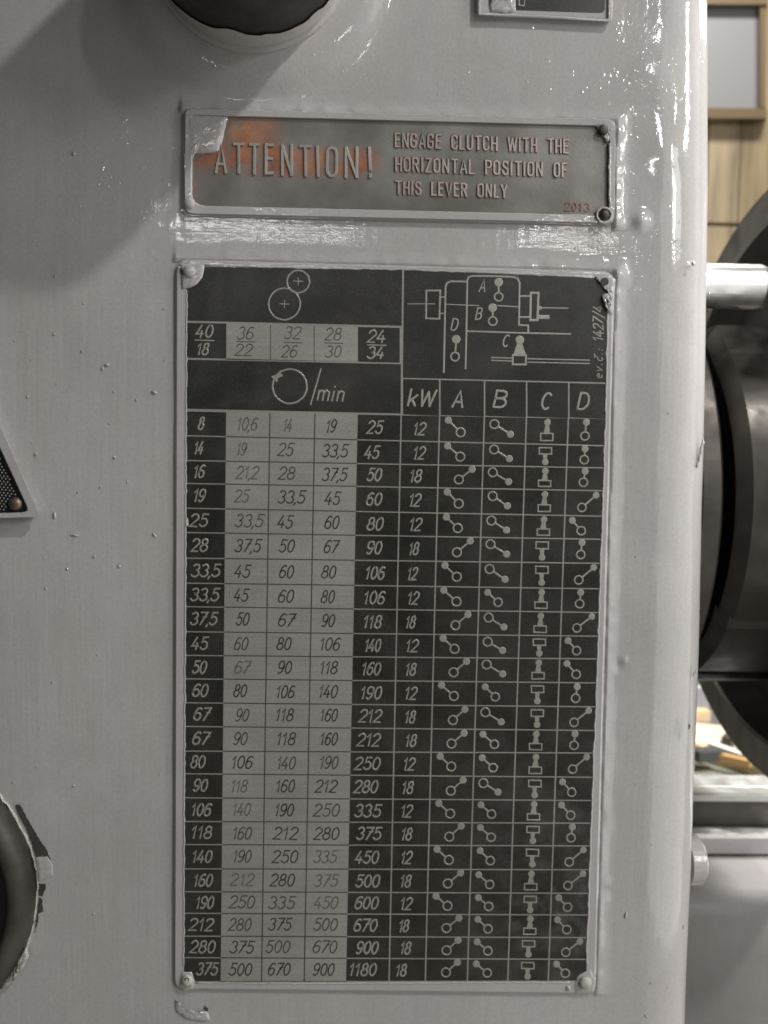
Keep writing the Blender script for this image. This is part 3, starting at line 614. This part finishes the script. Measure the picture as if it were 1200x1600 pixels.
# paint slopped over the corners, and the rivets
pc = blob('paint_patch', [(282,412),(319,414),(319,424),(316,434),(308,444),(298,450),(284,452)], -0.00002, 0.0007, M_PAINT, tp, 0.2, seed=21)
rivet((296, 424), 10, M_PAINT, tp, -0.0006, .5)
mb = MB(); ribbon(mb, [(283,421),(287,430),(290,437)], 4, -0.0005, .0001); mb.build('open_seam', M_SEAM, tp)
blob('paint_patch', [(928,432),(936,436),(940,448),(948,452),(952,470),(948,488),(958,492),(962,436),(950,428)], -0.00002, 0.0008, M_PAINT, tp, 0.3, seed=22)
mb = MB(); disc(mb, (945, 440), 6.5, -.0008, .0002, 14); mb.build('rivet_hole', M_SEAM, tp)
blob('paint_patch', [(940,460),(951,458),(957,478),(951,488),(944,478)], -0.0004, 0.0011, M_PAINT, tp, 0.5, seed=23)
blob('paint_patch', [(283,1518),(300,1518),(304,1532),(302,1545),(290,1549),(280,1542)], -0.00002, 0.0004, M_PAINT, tp, 0.3, seed=24)
rivet((293, 1532), 10, M_RIM, tp, -.0004, .6)
mb = MB(); ring(mb, (292, 1531), 3.0, 1.6, -.0016, .0002, 12); mb.build('rivet_groove', M_SEAM, tp)
blob('paint_patch', [(897,1540),(902,1526),(910,1520),(922,1514),(931,1530),(928,1550),(900,1553)], -0.00002, 0.0004, M_PAINT, tp, 0.3, seed=25)
rivet((914, 1535), 11, M_RIM, tp, -.0004, .6); rivet((888, 1544), 4.5, M_RIM, tp, 0.0, .5)
blob('paint_patch', [(290,806),(294,812),(295,820),(290,826)], -0.00005, 0.0002, M_RIM, tp, 0.3, seed=27)
# a thin uneven bead of paint where the brush ran along the face
for seg in ([(291.5,455),(290.8,640),(290.0,830),(288.8,1100),(287.6,1300),(286.8,1515)], [(949.5,495),(946.5,654),(938,900),(930,1120),(921,1370),(916,1515)], [(322,414.5),(480,418.5),(640,421.3),(800,427),(925,433)], [(306,1536),(450,1536.8),(640,1536.5),(895,1535)]):
    P = []
    for a, b_ in zip(seg[:-1], seg[1:]):
        k = int(math.dist(a, b_)/7)
        for q in range(k): P.append((a[0]+(b_[0]-a[0])*q/k, a[1]+(b_[1]-a[1])*q/k))
    mb = MB(); ribbon(mb, P, 2.8, 0.0, 0.00014, jit=.5); mb.build('paint_bead', M_PAINT, tp, smooth=True)

# ------------------------------------------------------------------ the warning plate
ap = thing('warning_plate', 'worn metal warning plate with raised ATTENTION! lettering and orange red paint remains', 'machine plate', tuple(at(620, 345, 0)))
YR, YF = -0.0006, 0.0004
mb = MB(); slab(mb, rounded(AP, (14, 16, 16, 14)), 0.0024, YF+0.0001); mb.build('backing_plate', M_PAINT, ap)
inner = rounded([(300, 181), (952, 198), (951, 336), (300, 321)], (4, 26, 20, 22)); outer = rounded([(287.5, 168), (963, 185), (961, 350.5), (286.5, 335.5)], (12, 14, 14, 12))
mb = MB(); n = len(inner)
rings_ = [[at(*p, YF) for p in inner], [at(p[0]+(q[0]-p[0])*.14, p[1]+(q[1]-p[1])*.14, YR) for p, q in zip(inner, outer)], [at(p[0]+(q[0]-p[0])*.82, p[1]+(q[1]-p[1])*.82, YR) for p, q in zip(inner, outer)], [at(*q, YF+.0006) for q in outer], [at(*q, .0024) for q in outer]]
Vv = sum(rings_, []); mb.add(Vv, [(k*n+i, k*n+(i+1) % n, (k+1)*n+(i+1) % n, (k+1)*n+i) for k in range(4) for i in range(n)]); mb.build('raised_rim', M_PAINT, ap)
# cast face with red paint left in it
m, nt, b = mat('cast_face', (0.16, 0.16, 0.14), 0.45, 0.3)
pA, pB, pC = at(340, 190, 0), at(600, 290, 0), at(350, 330, 0)
n1 = noise(nt, 55, 5, 0.65); n2 = noise(nt, 28, 4, 0.6); n3 = noise(nt, 1300, 1)
base = ramp(nt, n2, [(0.35, (0.105, 0.100, 0.084)), (0.5, (0.175, 0.167, 0.150)), (0.66, (0.255, 0.248, 0.230))])
red = ramp(nt, n1, [(0.35, (0.20, 0.085, 0.055)), (0.5, (0.38, 0.13, 0.065)), (0.66, (0.46, 0.23, 0.12))])
bandz = band(nt, 2, float(at(440, 272, 0)[2]), float(at(440, 232, 0)[2]), 0.0025); bandx = band(nt, 0, float(at(300, 250, 0)[0]), float(at(588, 250, 0)[0]), 0.005)
top2 = math_(nt, 'MULTIPLY', band(nt, 2, float(at(380, 250, 0)[2]), float(at(380, 180, 0)[2]), 0.004), band(nt, 0, float(at(350, 250, 0)[0]), float(at(425, 250, 0)[0]), 0.008))
left2 = math_(nt, 'MULTIPLY', band(nt, 2, float(at(300, 325, 0)[2]), float(at(300, 280, 0)[2]), 0.003), band(nt, 0, float(at(298, 250, 0)[0]), float(at(306, 250, 0)[0]), 0.002))
mask = math_(nt, 'ADD', math_(nt, 'MULTIPLY', bandz, bandx), math_(nt, 'ADD', top2, left2), clamp=True)
mask = math_(nt, 'MULTIPLY', mask, ramp(nt, noise(nt, 85, 7, 0.72), [(0.43, (0.20,)*3), (0.50, (0.95,)*3)]))
col = mix(nt, mask, base, red)
col = mix(nt, math_(nt, 'MULTIPLY', n3, 0.35), col, (0.13, 0.125, 0.11))
dk2 = math_(nt, 'MULTIPLY', band(nt, 0, float(at(600, 300, 0)[0]), float(at(770, 300, 0)[0]), 0.012), ramp(nt, noise(nt, 38, 4), [(0.42, (0,0,0)), (0.62, (0.6,)*3)]))
col = mix(nt, dk2, col, (0.095, 0.095, 0.075))
nt.links.new(col, b.inputs['Base Color']); bump(nt, b, noise(nt, 1400, 2), 0.00005)
M_CAST = m
mb = MB(); slab(mb, inner, YF+.0003, YF-.00005); mb.build('cast_face', M_CAST, ap)
M_LETTER = metal_mat('rubbed_letter_metal', (0.34, 0.335, 0.31), 0.42, 0.4, 0.30, 900, 0.00006)
M_REDP = mat('red_paint_residue', (0.22, 0.075, 0.045), 0.55)[0]
YL = YF-.00005
ATT = [('A',334.8,354.8,222,271),('T',364,381.6,222.5,271.5),('T',388.7,406,223,272.5),('E',413,428,224,273),('N',438.5,458,225,275),('T',467.5,487,226,276),('I',494,498,227,276.5),('O',508.5,528,228,277.5),('N',538,560,228.5,278.5),('!',575.5,580,229,278.5)]
for s, a, b_, t_, bo in ATT:
    mb = MB()
    for st in K[s][1]:
        cl = isinstance(st, tuple) and st[0] == 'c'; st_ = st[1] if cl else st
        mx = {'A': .34, 'T': .34, 'E': .26, 'N': .30, 'I': .04, 'O': .30, '!': .06}[s]; wd = 5.0
        pts = [(a+wd/2+(b_-a-wd)*p[0]/mx, bo-wd/2-(bo-t_-wd)*p[1]) for p in st_]
        if s in 'I!': pts = [((a+b_)/2-(p[1]-.5)*1.5+.0, bo-wd/2-(bo-t_-wd)*p[1]) for p in st_]
        ribbon(mb, pts, wd, YL, .00045, cl, cap=.45, jit=.15, top=.68)
    mb.build('letter', M_LETTER, ap)
for s, a, b_, y0_, y1_, hh in (('ENGAGE CLUTCH WITH THE', 617, 889, 230.3, 240.3, 23.5), ('HORIZONTAL POSITION OF', 617.5, 886.5, 268, 277.5, 23.5), ('THIS LEVER ONLY', 617.5, 793, 304, 310, 22.5)):
    # one raised object per word
    f_ = K; words = s.split(' '); adv = 0; tot = sum(f_[ch][0] for ch in s)+.17*(len(s)-1); pos = 0
    for wd_ in words:
        ww = sum(f_[ch][0] for ch in wd_)+.17*(len(wd_)-1)
        xa = a+(b_-a)*pos/tot; xb = a+(b_-a)*(pos+ww)/tot; ya = y0_+(y1_-y0_)*pos/tot; yb = y0_+(y1_-y0_)*(pos+ww)/tot
        for (nm, mm_, w_, dx, hh_, dy) in (('red_outline', M_REDP, 4.9, -.5, .00010, .3), ('word', M_LETTER, 3.0, 0, .00042, 0)):
            mb = MB(); text(mb, wd_, xa+1+dx, xb-1+dx, ya-1.5+dy, yb-1.5+dy, hh-3, w_, YL, hh_, K, 0.0, .17, jit=.12 if nm == 'word' else .3); 
            o = mb.build(nm, mm_, ap)
        pos += ww+.17+f_[' '][0]+.17
mb = MB(); text(mb, '2013', 882.5, 921.5, 328.5, 330.5, 12.5, 2.0, YL, .0002, K, .05, .22); mb.build('number', mat('red_number', (0.24, 0.10, 0.075), .5)[0], ap)
blob('paint_patch', [(288,176),(356,181),(354,192),(350,210),(346,224),(343,236),(330,239.5),(304,240),(301,250),(289,250)], YF-.0001, 0.0010, M_PAINT, ap, 0.06, seed=31)
mb = MB(); slab(mb, [(286,240),(301,240),(300,321),(287,321)], .001, YR-.0002, 2.5); mb.build('paint_patch', M_PAINT, ap)
for c, r, m_ in (((296, 318), 9, M_PAINT), ((944, 336), 9, M_STEEL), ((943, 204), 7.5, M_STEEL)): rivet(c, r, m_, ap, YR+.0001, .6)
mb = MB(); ring(mb, (944, 336), 11.5, 4, YF-.0004, .0012, 22, jit=.3); mb.build('paint_bead', M_PAINT, ap, smooth=True)
blob('paint_patch', [(926,190),(934,203),(940,212),(948,224),(952,222),(962,200),(950,190)], YF-.0001, .0009, M_PAINT, ap, .4, seed=33)
rivet((943, 202), 7.5, M_CHIP, ap, YR-.0006, .35)
P = [(952.5+random.uniform(-.8, .8), y) for y in np.arange(226, 322, 5)]; mb = MB(); ribbon(mb, P, 4.5, YF-.0006, .0006, jit=.5); mb.build('paint_bead', M_PAINT, ap, smooth=True)

# ------------------------------------------------------------------ triangular plate, left
tr = thing('triangular_plate', 'black dotted corner of a triangular sign with a brown rivet at the left edge', 'machine plate', tuple(at(10, 812, 0)))
T0 = rounded([(-75, 492), (64, 808), (-215, 815)], (14, 12, 14)); T1 = rounded([(-73, 545), (45, 800), (-190, 806)], (8, 12, 10))
mb = MB(); slab(mb, rounded([(-73, 497), (60, 806), (-208, 812)], (14, 12, 14)), YP+.001, -.0020); mb.build('backing_plate', M_PAINT, tr)
mb = MB(); n = len(T0); R_ = [[at(*p, -.0019) for p in T0], [at(*p, -.0034) for p in [(a[0]*.94+b_[0]*.06, a[1]*.94+b_[1]*.06) for a, b_ in zip(T0, T1)]], [at(*p, -.0034) for p in [(a[0]*.12+b_[0]*.88, a[1]*.12+b_[1]*.88) for a, b_ in zip(T0, T1)]], [at(*p, -.0021) for p in T1]]
mb.add(sum(R_, []), [(k*n+i, k*n+(i+1) % n, (k+1)*n+(i+1) % n, (k+1)*n+i) for k in range(3) for i in range(n)]); mb.build('painted_rim', M_PAINT, tr)
mb = MB(); slab(mb, T1, -.0018, -.0022); mb.build('black_face', mat('gloss_black', (.012, .012, .012), .3)[0], tr)
mb = MB(); k = 0
for i in range(-6, 12):
    for j_ in range(-14, 30):
        u = i*6.0+(3.0 if j_ % 2 else 0); v = 690+j_*4.4+i*0.8
        if v < 800 and v > 600 and u < 45-(800-v)*0.445-7 and math.hypot(u-25, v-788) > 15 and v < 797: disc(mb, (u, v), 1.15, -.0022, .00015, 6)
mb.build('dot_pattern', mat('pale_dots', (.5, .5, .48), .4)[0], tr, kind='stuff')
rivet((25, 787), 11, M_RIVET, tr, -.0021, .75)

# ------------------------------------------------------------------ small plate, top
sp = thing('small_plate', 'small dark plate with a painted frame cut off by the top edge', 'machine plate', tuple(at(850, 25, 0)))
mb = MB(); slab(mb, rounded([(744, -120), (958, -115), (957, 33), (744, 24)], (8,)*4), YP+.001, -.0002, 2); mb.build('backing_plate', M_PAINT, sp)
mb = MB(); slab(mb, rounded([(764, -108), (946, -104), (945, 20), (764, 14)], (8,)*4), -.0001, -.00035); mb.build('black_field', M_BLACK, sp)
mb = MB(); P = [(749,-110),(748,23),(800,25),(880,28),(953,31),(953,-100)]; ribbon(mb, P, 5, -.0002, .0007, jit=.3); mb.build('paint_bead', M_PAINT, sp, smooth=True)
blob('paint_patch', [(766,-30),(806,-28),(806,18),(790,21),(766,18),(765,8),(770,-6)], -.0003, .0006, M_PAINT, sp, .25, seed=41)
mb = MB(); ribbon(mb, [(812,-14),(811,8),(819,9)], 2, -.00035, .0001); ribbon(mb, [(819,9),(820,0)], 1.5, -.00035, .0001); mb.build('letter', M_LINE, sp)

# ------------------------------------------------------------------ chuck, face plate, spindle rod
YAX = 0.205; ZC = float(at(1150, 781, YAX)[2])
ch = thing('lathe_chuck', 'dark oily steel chuck body turning beside the right edge of the housing', 'lathe chuck', (0.26, YAX, ZC-.12))
mb = MB(); lathe(mb, [(-.12, .07), (-.012, .07), (-.012, .121), (-.010, .1245), (-.0015, .1245), (0, .123), (0, .06), (.02, .06)], (float(at(1133, 755, YAX-.1245)[0]), YAX, ZC), 'x', 128, True, True); mb.build('flange', M_STEEL, ch)
XB = float(at(1179, 755, YAX-.112)[0])
def prism(prof, xa, xb, bev=0.002):
    c = np.mean(prof, 0); mb = MB(); n = len(prof); V = []
    for x, s in ((xa, 1-bev/.08), (xa+bev, 1), (xb, 1)):
        for p in prof: V.append((x, c[0]+(p[0]-c[0])*s, c[1]+(p[1]-c[1])*s))
    mb.add(V, [(k*n+i, k*n+(i+1) % n, (k+1)*n+(i+1) % n, (k+1)*n+i) for k in range(2) for i in range(n)]+[tuple(range(n-1, -1, -1)), tuple(range(2*n, 3*n))]); return mb
RB = .112
arcp = lambda a0, a1, r, n: [(YAX-r*math.cos(math.radians(t)), ZC+r*math.sin(math.radians(t))) for t in np.linspace(a0, a1, n)]
prof = arcp(-62, -36, .1095, 20)+[(YAX-.090, ZC-.060), (YAX-.092, ZC-.055)]+arcp(-31, 48, RB, 60)+[(YAX-.060, ZC+.0985), (YAX+.03, ZC+.1000)]+arcp(100, 260, .098, 20)+[(YAX-.03, ZC-.094), (YAX-.085, ZC-.066)]
prism(prof, XB-.007, XB+.14, .007).build('body', M_CHUCK, ch)
prof = arcp(-86, -66, .112, 12)+[(YAX-.03, ZC-.070), (YAX, ZC-.060)]
prism(prof, XB-.016, XB+.14, .001).build('lower_guard', M_CHUCK, ch)
DX, DYC, DZ = 0.327, 0.206, float(at(1150, 747, .2)[2])
fp = thing('face_plate', 'large grey rimmed disc behind the dark chuck with its hollow black inside', 'machine disc', (DX, DYC, DZ-.19))
M_RING = metal_mat('grey_worn_rim', (0.13, 0.125, 0.11), 0.4, 0.5)
mb = MB(); lathe(mb, [(0.035, .05), (.035, .190), (0.001, .1905), (0, .189), (0, .170), (.002, .168), (.03, .166), (.03, .05)], (DX, DYC, DZ), 'x', 160, False, False); mb.build('rim', M_RING, fp)
mb = MB(); lathe(mb, [(.026, .167), (.026, .01)], (DX, DYC, DZ), 'x', 96, False, True); mb.build('recess', mat('recess_black', (.006, .006, .006), .6)[0], fp)  # flat near-black colour fills the hollow of the disc
# bright bolt
pb_ = at(1115, 447, .13); 
rod = thing('steel_bolt', 'bright polished steel stud sticking out above the dark chuck', 'steel bolt', tuple(pb_))
mb = MB(); rb = 34/F*(.13-CAM[1]); lathe(mb, [(-.06, rb), (.0235, rb), (.0265, rb*.93), (.028, rb*.8)], (pb_[0], .13, pb_[2]), 'x', 48); mb.build('shank', M_BRIGHT, rod)

# ------------------------------------------------------------------ lathe bed
bed = thing('lathe_bed', 'grey lathe bed with a ground steel way and rounded shoulder below the chuck', 'lathe bed', (0.5, 0.25, float(at(1140, 1700, .1)[2])))
def bed_part(name, pts, m, x1=1.1, x0_=0.10, smooth=False):
    """pts: (v, y) seen at u = 1140, swept along the bed"""
    Pw = [at(1140, v, y) for v, y in pts]; n = len(Pw); V = [(x0_, p[1], p[2]) for p in Pw]+[(x1, p[1], p[2]) for p in Pw]
    part(name, V, [(i, i+1, n+i+1, n+i) for i in range(n-1)]+[tuple(range(n-1, -1, -1)), tuple(range(n, 2*n))], m, bed, smooth)
bed_part('way', [(1211, .300), (1228, .280), (1229.5, .279), (1243, .261), (1252, .2615), (1262, .32)], M_GROUND)
bed_part('groove_wall', [(1240, .264), (1293, .264), (1320, .30), (1250, .33)], M_CHUCK)  # the chuck's black colour stands in for shade inside the groove
bed_part('ledge_top', [(1291, .263), (1301, .243), (1303.5, .2405), (1310, .2405), (1312, .27)], M_BRIGHT)
bed_part('ledge', [(1303.6, .2420), (1334, .2410), (1350, .30), (1315, .30)], M_PAINT)
sh = [(1330, .262), (1333, .246), (1345, .232), (1360, .218), (1375, .2075), (1388, .200), (1400, .195), (1415, .191), (1440, .1885), (1500, .188), (1600, .188), (1900, .188), (1900, .3)]
bed_part('shoulder', sh, M_PAINT, smooth=True)
# ------------------------------------------------------------------ the room behind
yw = 2.4
def planks():
    wl = thing('plank_wall', 'wall of pale wooden boards behind the machine', 'wall', tuple(at(1150, 800, yw)))
    cols = []
    for k in range(3):
        m, nt, b = mat('pale_board', (0.5, 0.38, 0.22), .55)
        c0 = [(0.52, 0.42, 0.26), (0.56, 0.45, 0.30), (0.46, 0.36, 0.22)][k]
        nt.links.new(ramp(nt, noise(nt, 1, 5, .6, (30, 30, 2.5)), [(.32, tuple(x*.60 for x in c0)), (.5, tuple(x*.98 for x in c0)), (.68, tuple(min(1, x*1.22) for x in c0))]), b.inputs['Base Color']); cols.append(m)
    zsplit = float(at(1150, 351, yw)[2]); xw0 = float(at(1000, 300, yw)[0]); k = 0; x = xw0-.1
    while x < xw0+1.6:
        wd = .105
        for (za, zb) in ((zsplit+.006, 2.6), (-.5, zsplit-.006)):
            V = [(x+.002, yw, za), (x+wd-.002, yw, za), (x+wd-.002, yw, zb), (x+.002, yw, zb), (x+.002, yw+.02, za), (x+wd-.002, yw+.02, za), (x+wd-.002, yw+.02, zb), (x+.002, yw+.02, zb)]
            part('board', V, [(0,1,2,3), (5,4,7,6), (4,0,3,7), (1,5,6,2), (3,2,6,7), (4,5,1,0)], cols[(k*7+int(za > 0)) % 3], wl)
        x += wd; k += 1
    part('wall_backing', [(xw0-.4, yw+.021, -.8), (xw0+2, yw+.021, -.8), (xw0+2, yw+.021, 2.8), (xw0-.4, yw+.021, 2.8), (xw0-.4, yw+.06, -.8), (xw0+2, yw+.06, -.8), (xw0+2, yw+.06, 2.8), (xw0-.4, yw+.06, 2.8)], [(0,1,2,3), (7,6,5,4), (0,3,7,4), (1,5,6,2), (3,2,6,7), (0,4,5,1)], mat('dark_gap', (.12, .09, .05), .8)[0], wl)
planks()
fr = thing('framed_panel', 'grey panel in a wooden frame hanging on the board wall', 'wall panel', tuple(at(1130, 180, yw-.05)))
M_FRAME = mat('oak_frame', (.24, .17, .09), .5)[0]
def fbox(name, u0, v0, u1, v1, ya, yb, m, parent=None):
    mb = MB(); slab(mb, [(u0, v0), (u1, v0+1), (u1, v1+1), (u0, v1)], ya, yb); return mb.build(name, m, parent)
fbox('panel', 1040, 4, 1190, 170, yw-.005, yw-.03, mat('pale_grey_panel', (.40, .41, .43), .35)[0], fr)
fbox('frame_rail', 1030, -25, 1200, 6, yw-.002, yw-.07, M_FRAME, fr); fbox('frame_rail', 1030, 168, 1198, 184, yw-.002, yw-.06, M_FRAME, fr)
fbox('frame_stile', 1187.5, 6.5, 1196, 167, yw-.002, yw-.06, M_FRAME, fr)
# bench with offcuts seen under the disc
yb_ = 1.25; zb = float(at(1150, 1196, yb_)[2])
bn = thing('workbench', 'workbench top cluttered with scrap behind the lathe bed', 'workbench', (1.0, 1.45, zb-.6))
def wbox(name, a, b_, m, parent=None, rot=0.0, rx=0.0):
    a = np.array(a, float); b_ = np.array(b_, float); c = (a+b_)/2; V = []
    for k in range(8):
        p = np.array([a[0] if k & 1 == 0 else b_[0], a[1] if k & 2 == 0 else b_[1], a[2] if k & 4 == 0 else b_[2]])-c
        p = np.array([p[0]*math.cos(rot)-p[1]*math.sin(rot), p[0]*math.sin(rot)+p[1]*math.cos(rot), p[2]]); p = np.array([p[0]*math.cos(rx)-p[2]*math.sin(rx), p[1], p[0]*math.sin(rx)+p[2]*math.cos(rx)]); V.append(c+p)
    return part(name, V, [(0,2,3,1), (4,5,7,6), (0,1,5,4), (2,6,7,3), (0,4,6,2), (1,3,7,5)], m, parent)
wbox('bench_top', (.3, 1.05, zb-.04), (1.9, 1.9, zb), mat('bench_green_grey', (.16, .17, .13), .6)[0], bn)
wbox('leg', (.4, 1.1, zb-.6), (.46, 1.16, zb-.04), M_FRAME, bn); wbox('leg', (1.8, 1.8, zb-.6), (1.86, 1.86, zb-.04), M_FRAME, bn)
M_LATH = mat('raw_pine', (.62, .46, .28), .6)[0]; M_WHITE = mat('white_sheet', (.75, .78, .72), .6)[0]
def top(nm, lab, cat, o, grp=None):
    o.name = nm; o['label'] = lab; o['category'] = cat
    if grp: o['group'] = grp
def spot(u, v, h=0.0):      # point on the bench top
    d = R @ np.array([(u-600)/F, 1.0, (800-v)/F]); t = (zb+h-CAM[2])/d[2]; return CAM+d*t
for (u, v, ln, wd, ro, hh, lab) in [(1118, 1192, .20, .026, 2.3, .02, 'pine lath lying nearest the housing edge on the cluttered bench'), (1135, 1185, .16, .018, 2.25, .018, 'thin pine lath second from the housing edge on the bench'), (1160, 1192, .22, .03, 2.6, .02, 'pale pine offcut lying below the rim of the disc')]:
    p = spot(u, v); o = wbox('wood_lath', (p[0]-ln/2, p[1]-wd/2, zb+.001), (p[0]+ln/2, p[1]+wd/2, zb+hh), M_LATH, None, ro); top('wood_lath', lab, 'wood strip', o, 'wood strips on the bench')
p = at(1125, 1112, 1.5); o = wbox('scrap_box', (p[0]-.12, 1.5, zb+.001), (p[0]+.055, 1.66, p[2]+.01), mat('slate_grey', (.19, .18, .20), .5)[0]); top('scrap_box', 'slate grey box on the bench behind the wood strips', 'box', o)
p = at(1106, 1120, 1.47); o = wbox('paper_label', (p[0]-.06, 1.47, p[2]-.012), (p[0]+.006, 1.498, p[2]+.012), M_LATH); top('wooden_block', 'small yellow wood block resting against the slate grey box', 'wood block', o)
p = at(1130, 1100, 1.8); o = wbox('white_board', (p[0]-.25, 1.8, zb+.001), (p[0]+.2, 1.82, p[2]+.03), M_WHITE); top('white_board', 'white board standing upright behind the slate grey box', 'board', o)
p = spot(1105, 1165); o = wbox('plank_offcut', (p[0]-.12, p[1]-.05, zb+.001), (p[0]+.10, p[1]+.09, zb+.02), mat('cream_board', (.66, .58, .42), .5)[0], None, -.35); top('plank_offcut', 'wide cream offcut in front of the slate grey box', 'board', o)
p = spot(1096, 1190); o = wbox('red_rag', (p[0]-.008, p[1]-.008, zb+.001), (p[0]+.008, p[1]+.008, zb+.014), mat('faded_red', (.55, .20, .15), .7)[0], None, .4); top('red_block', 'small faded red block at the housing edge on the bench', 'block', o)
M_DK = mat('dark_scrap', (.05, .05, .05), .5)[0]; M_OCH = mat('ochre_wood', (.50, .30, .12), .6)[0]
for (u, v, a, b2, hh, ro, m_, nm, lab, cat) in [(1141, 1178, .07, .02, .022, .9, M_DK, 'dark_bar', 'short black bar lying across the wood strips on the bench', 'metal bar'), (1176, 1203, .05, .03, .03, .3, M_DK, 'dark_block', 'black block on the bench tucked under the rim of the disc', 'metal block'), (1124, 1205, .11, .012, .014, 2.45, M_OCH, 'wood_strip', 'narrow ochre strip lying nearest the bed on the cluttered bench', 'wood strip'), (1150, 1203, .12, .014, .016, 2.1, M_WHITE, 'white_strip', 'narrow white strip among the wood strips on the bench', 'plastic strip'), (1103, 1203, .05, .03, .02, .2, M_DK, 'dark_offcut', 'dark offcut at the housing edge nearest the lathe bed', 'offcut')]:
    p = spot(u, v); o = wbox(nm, (p[0]-a/2, p[1]-b2/2, zb+.0205), (p[0]+a/2, p[1]+b2/2, zb+.0205+hh), m_, None, ro); top(nm, lab, cat, o)
# the floor of the workshop
o = part('floor', [(-3, -5, -1.1), (5, -5, -1.1), (5, 6, -1.1), (-3, 6, -1.1)], [(0, 1, 2, 3)], mat('concrete', (.22, .21, .19), .7)[0]); o['kind'] = 'structure'
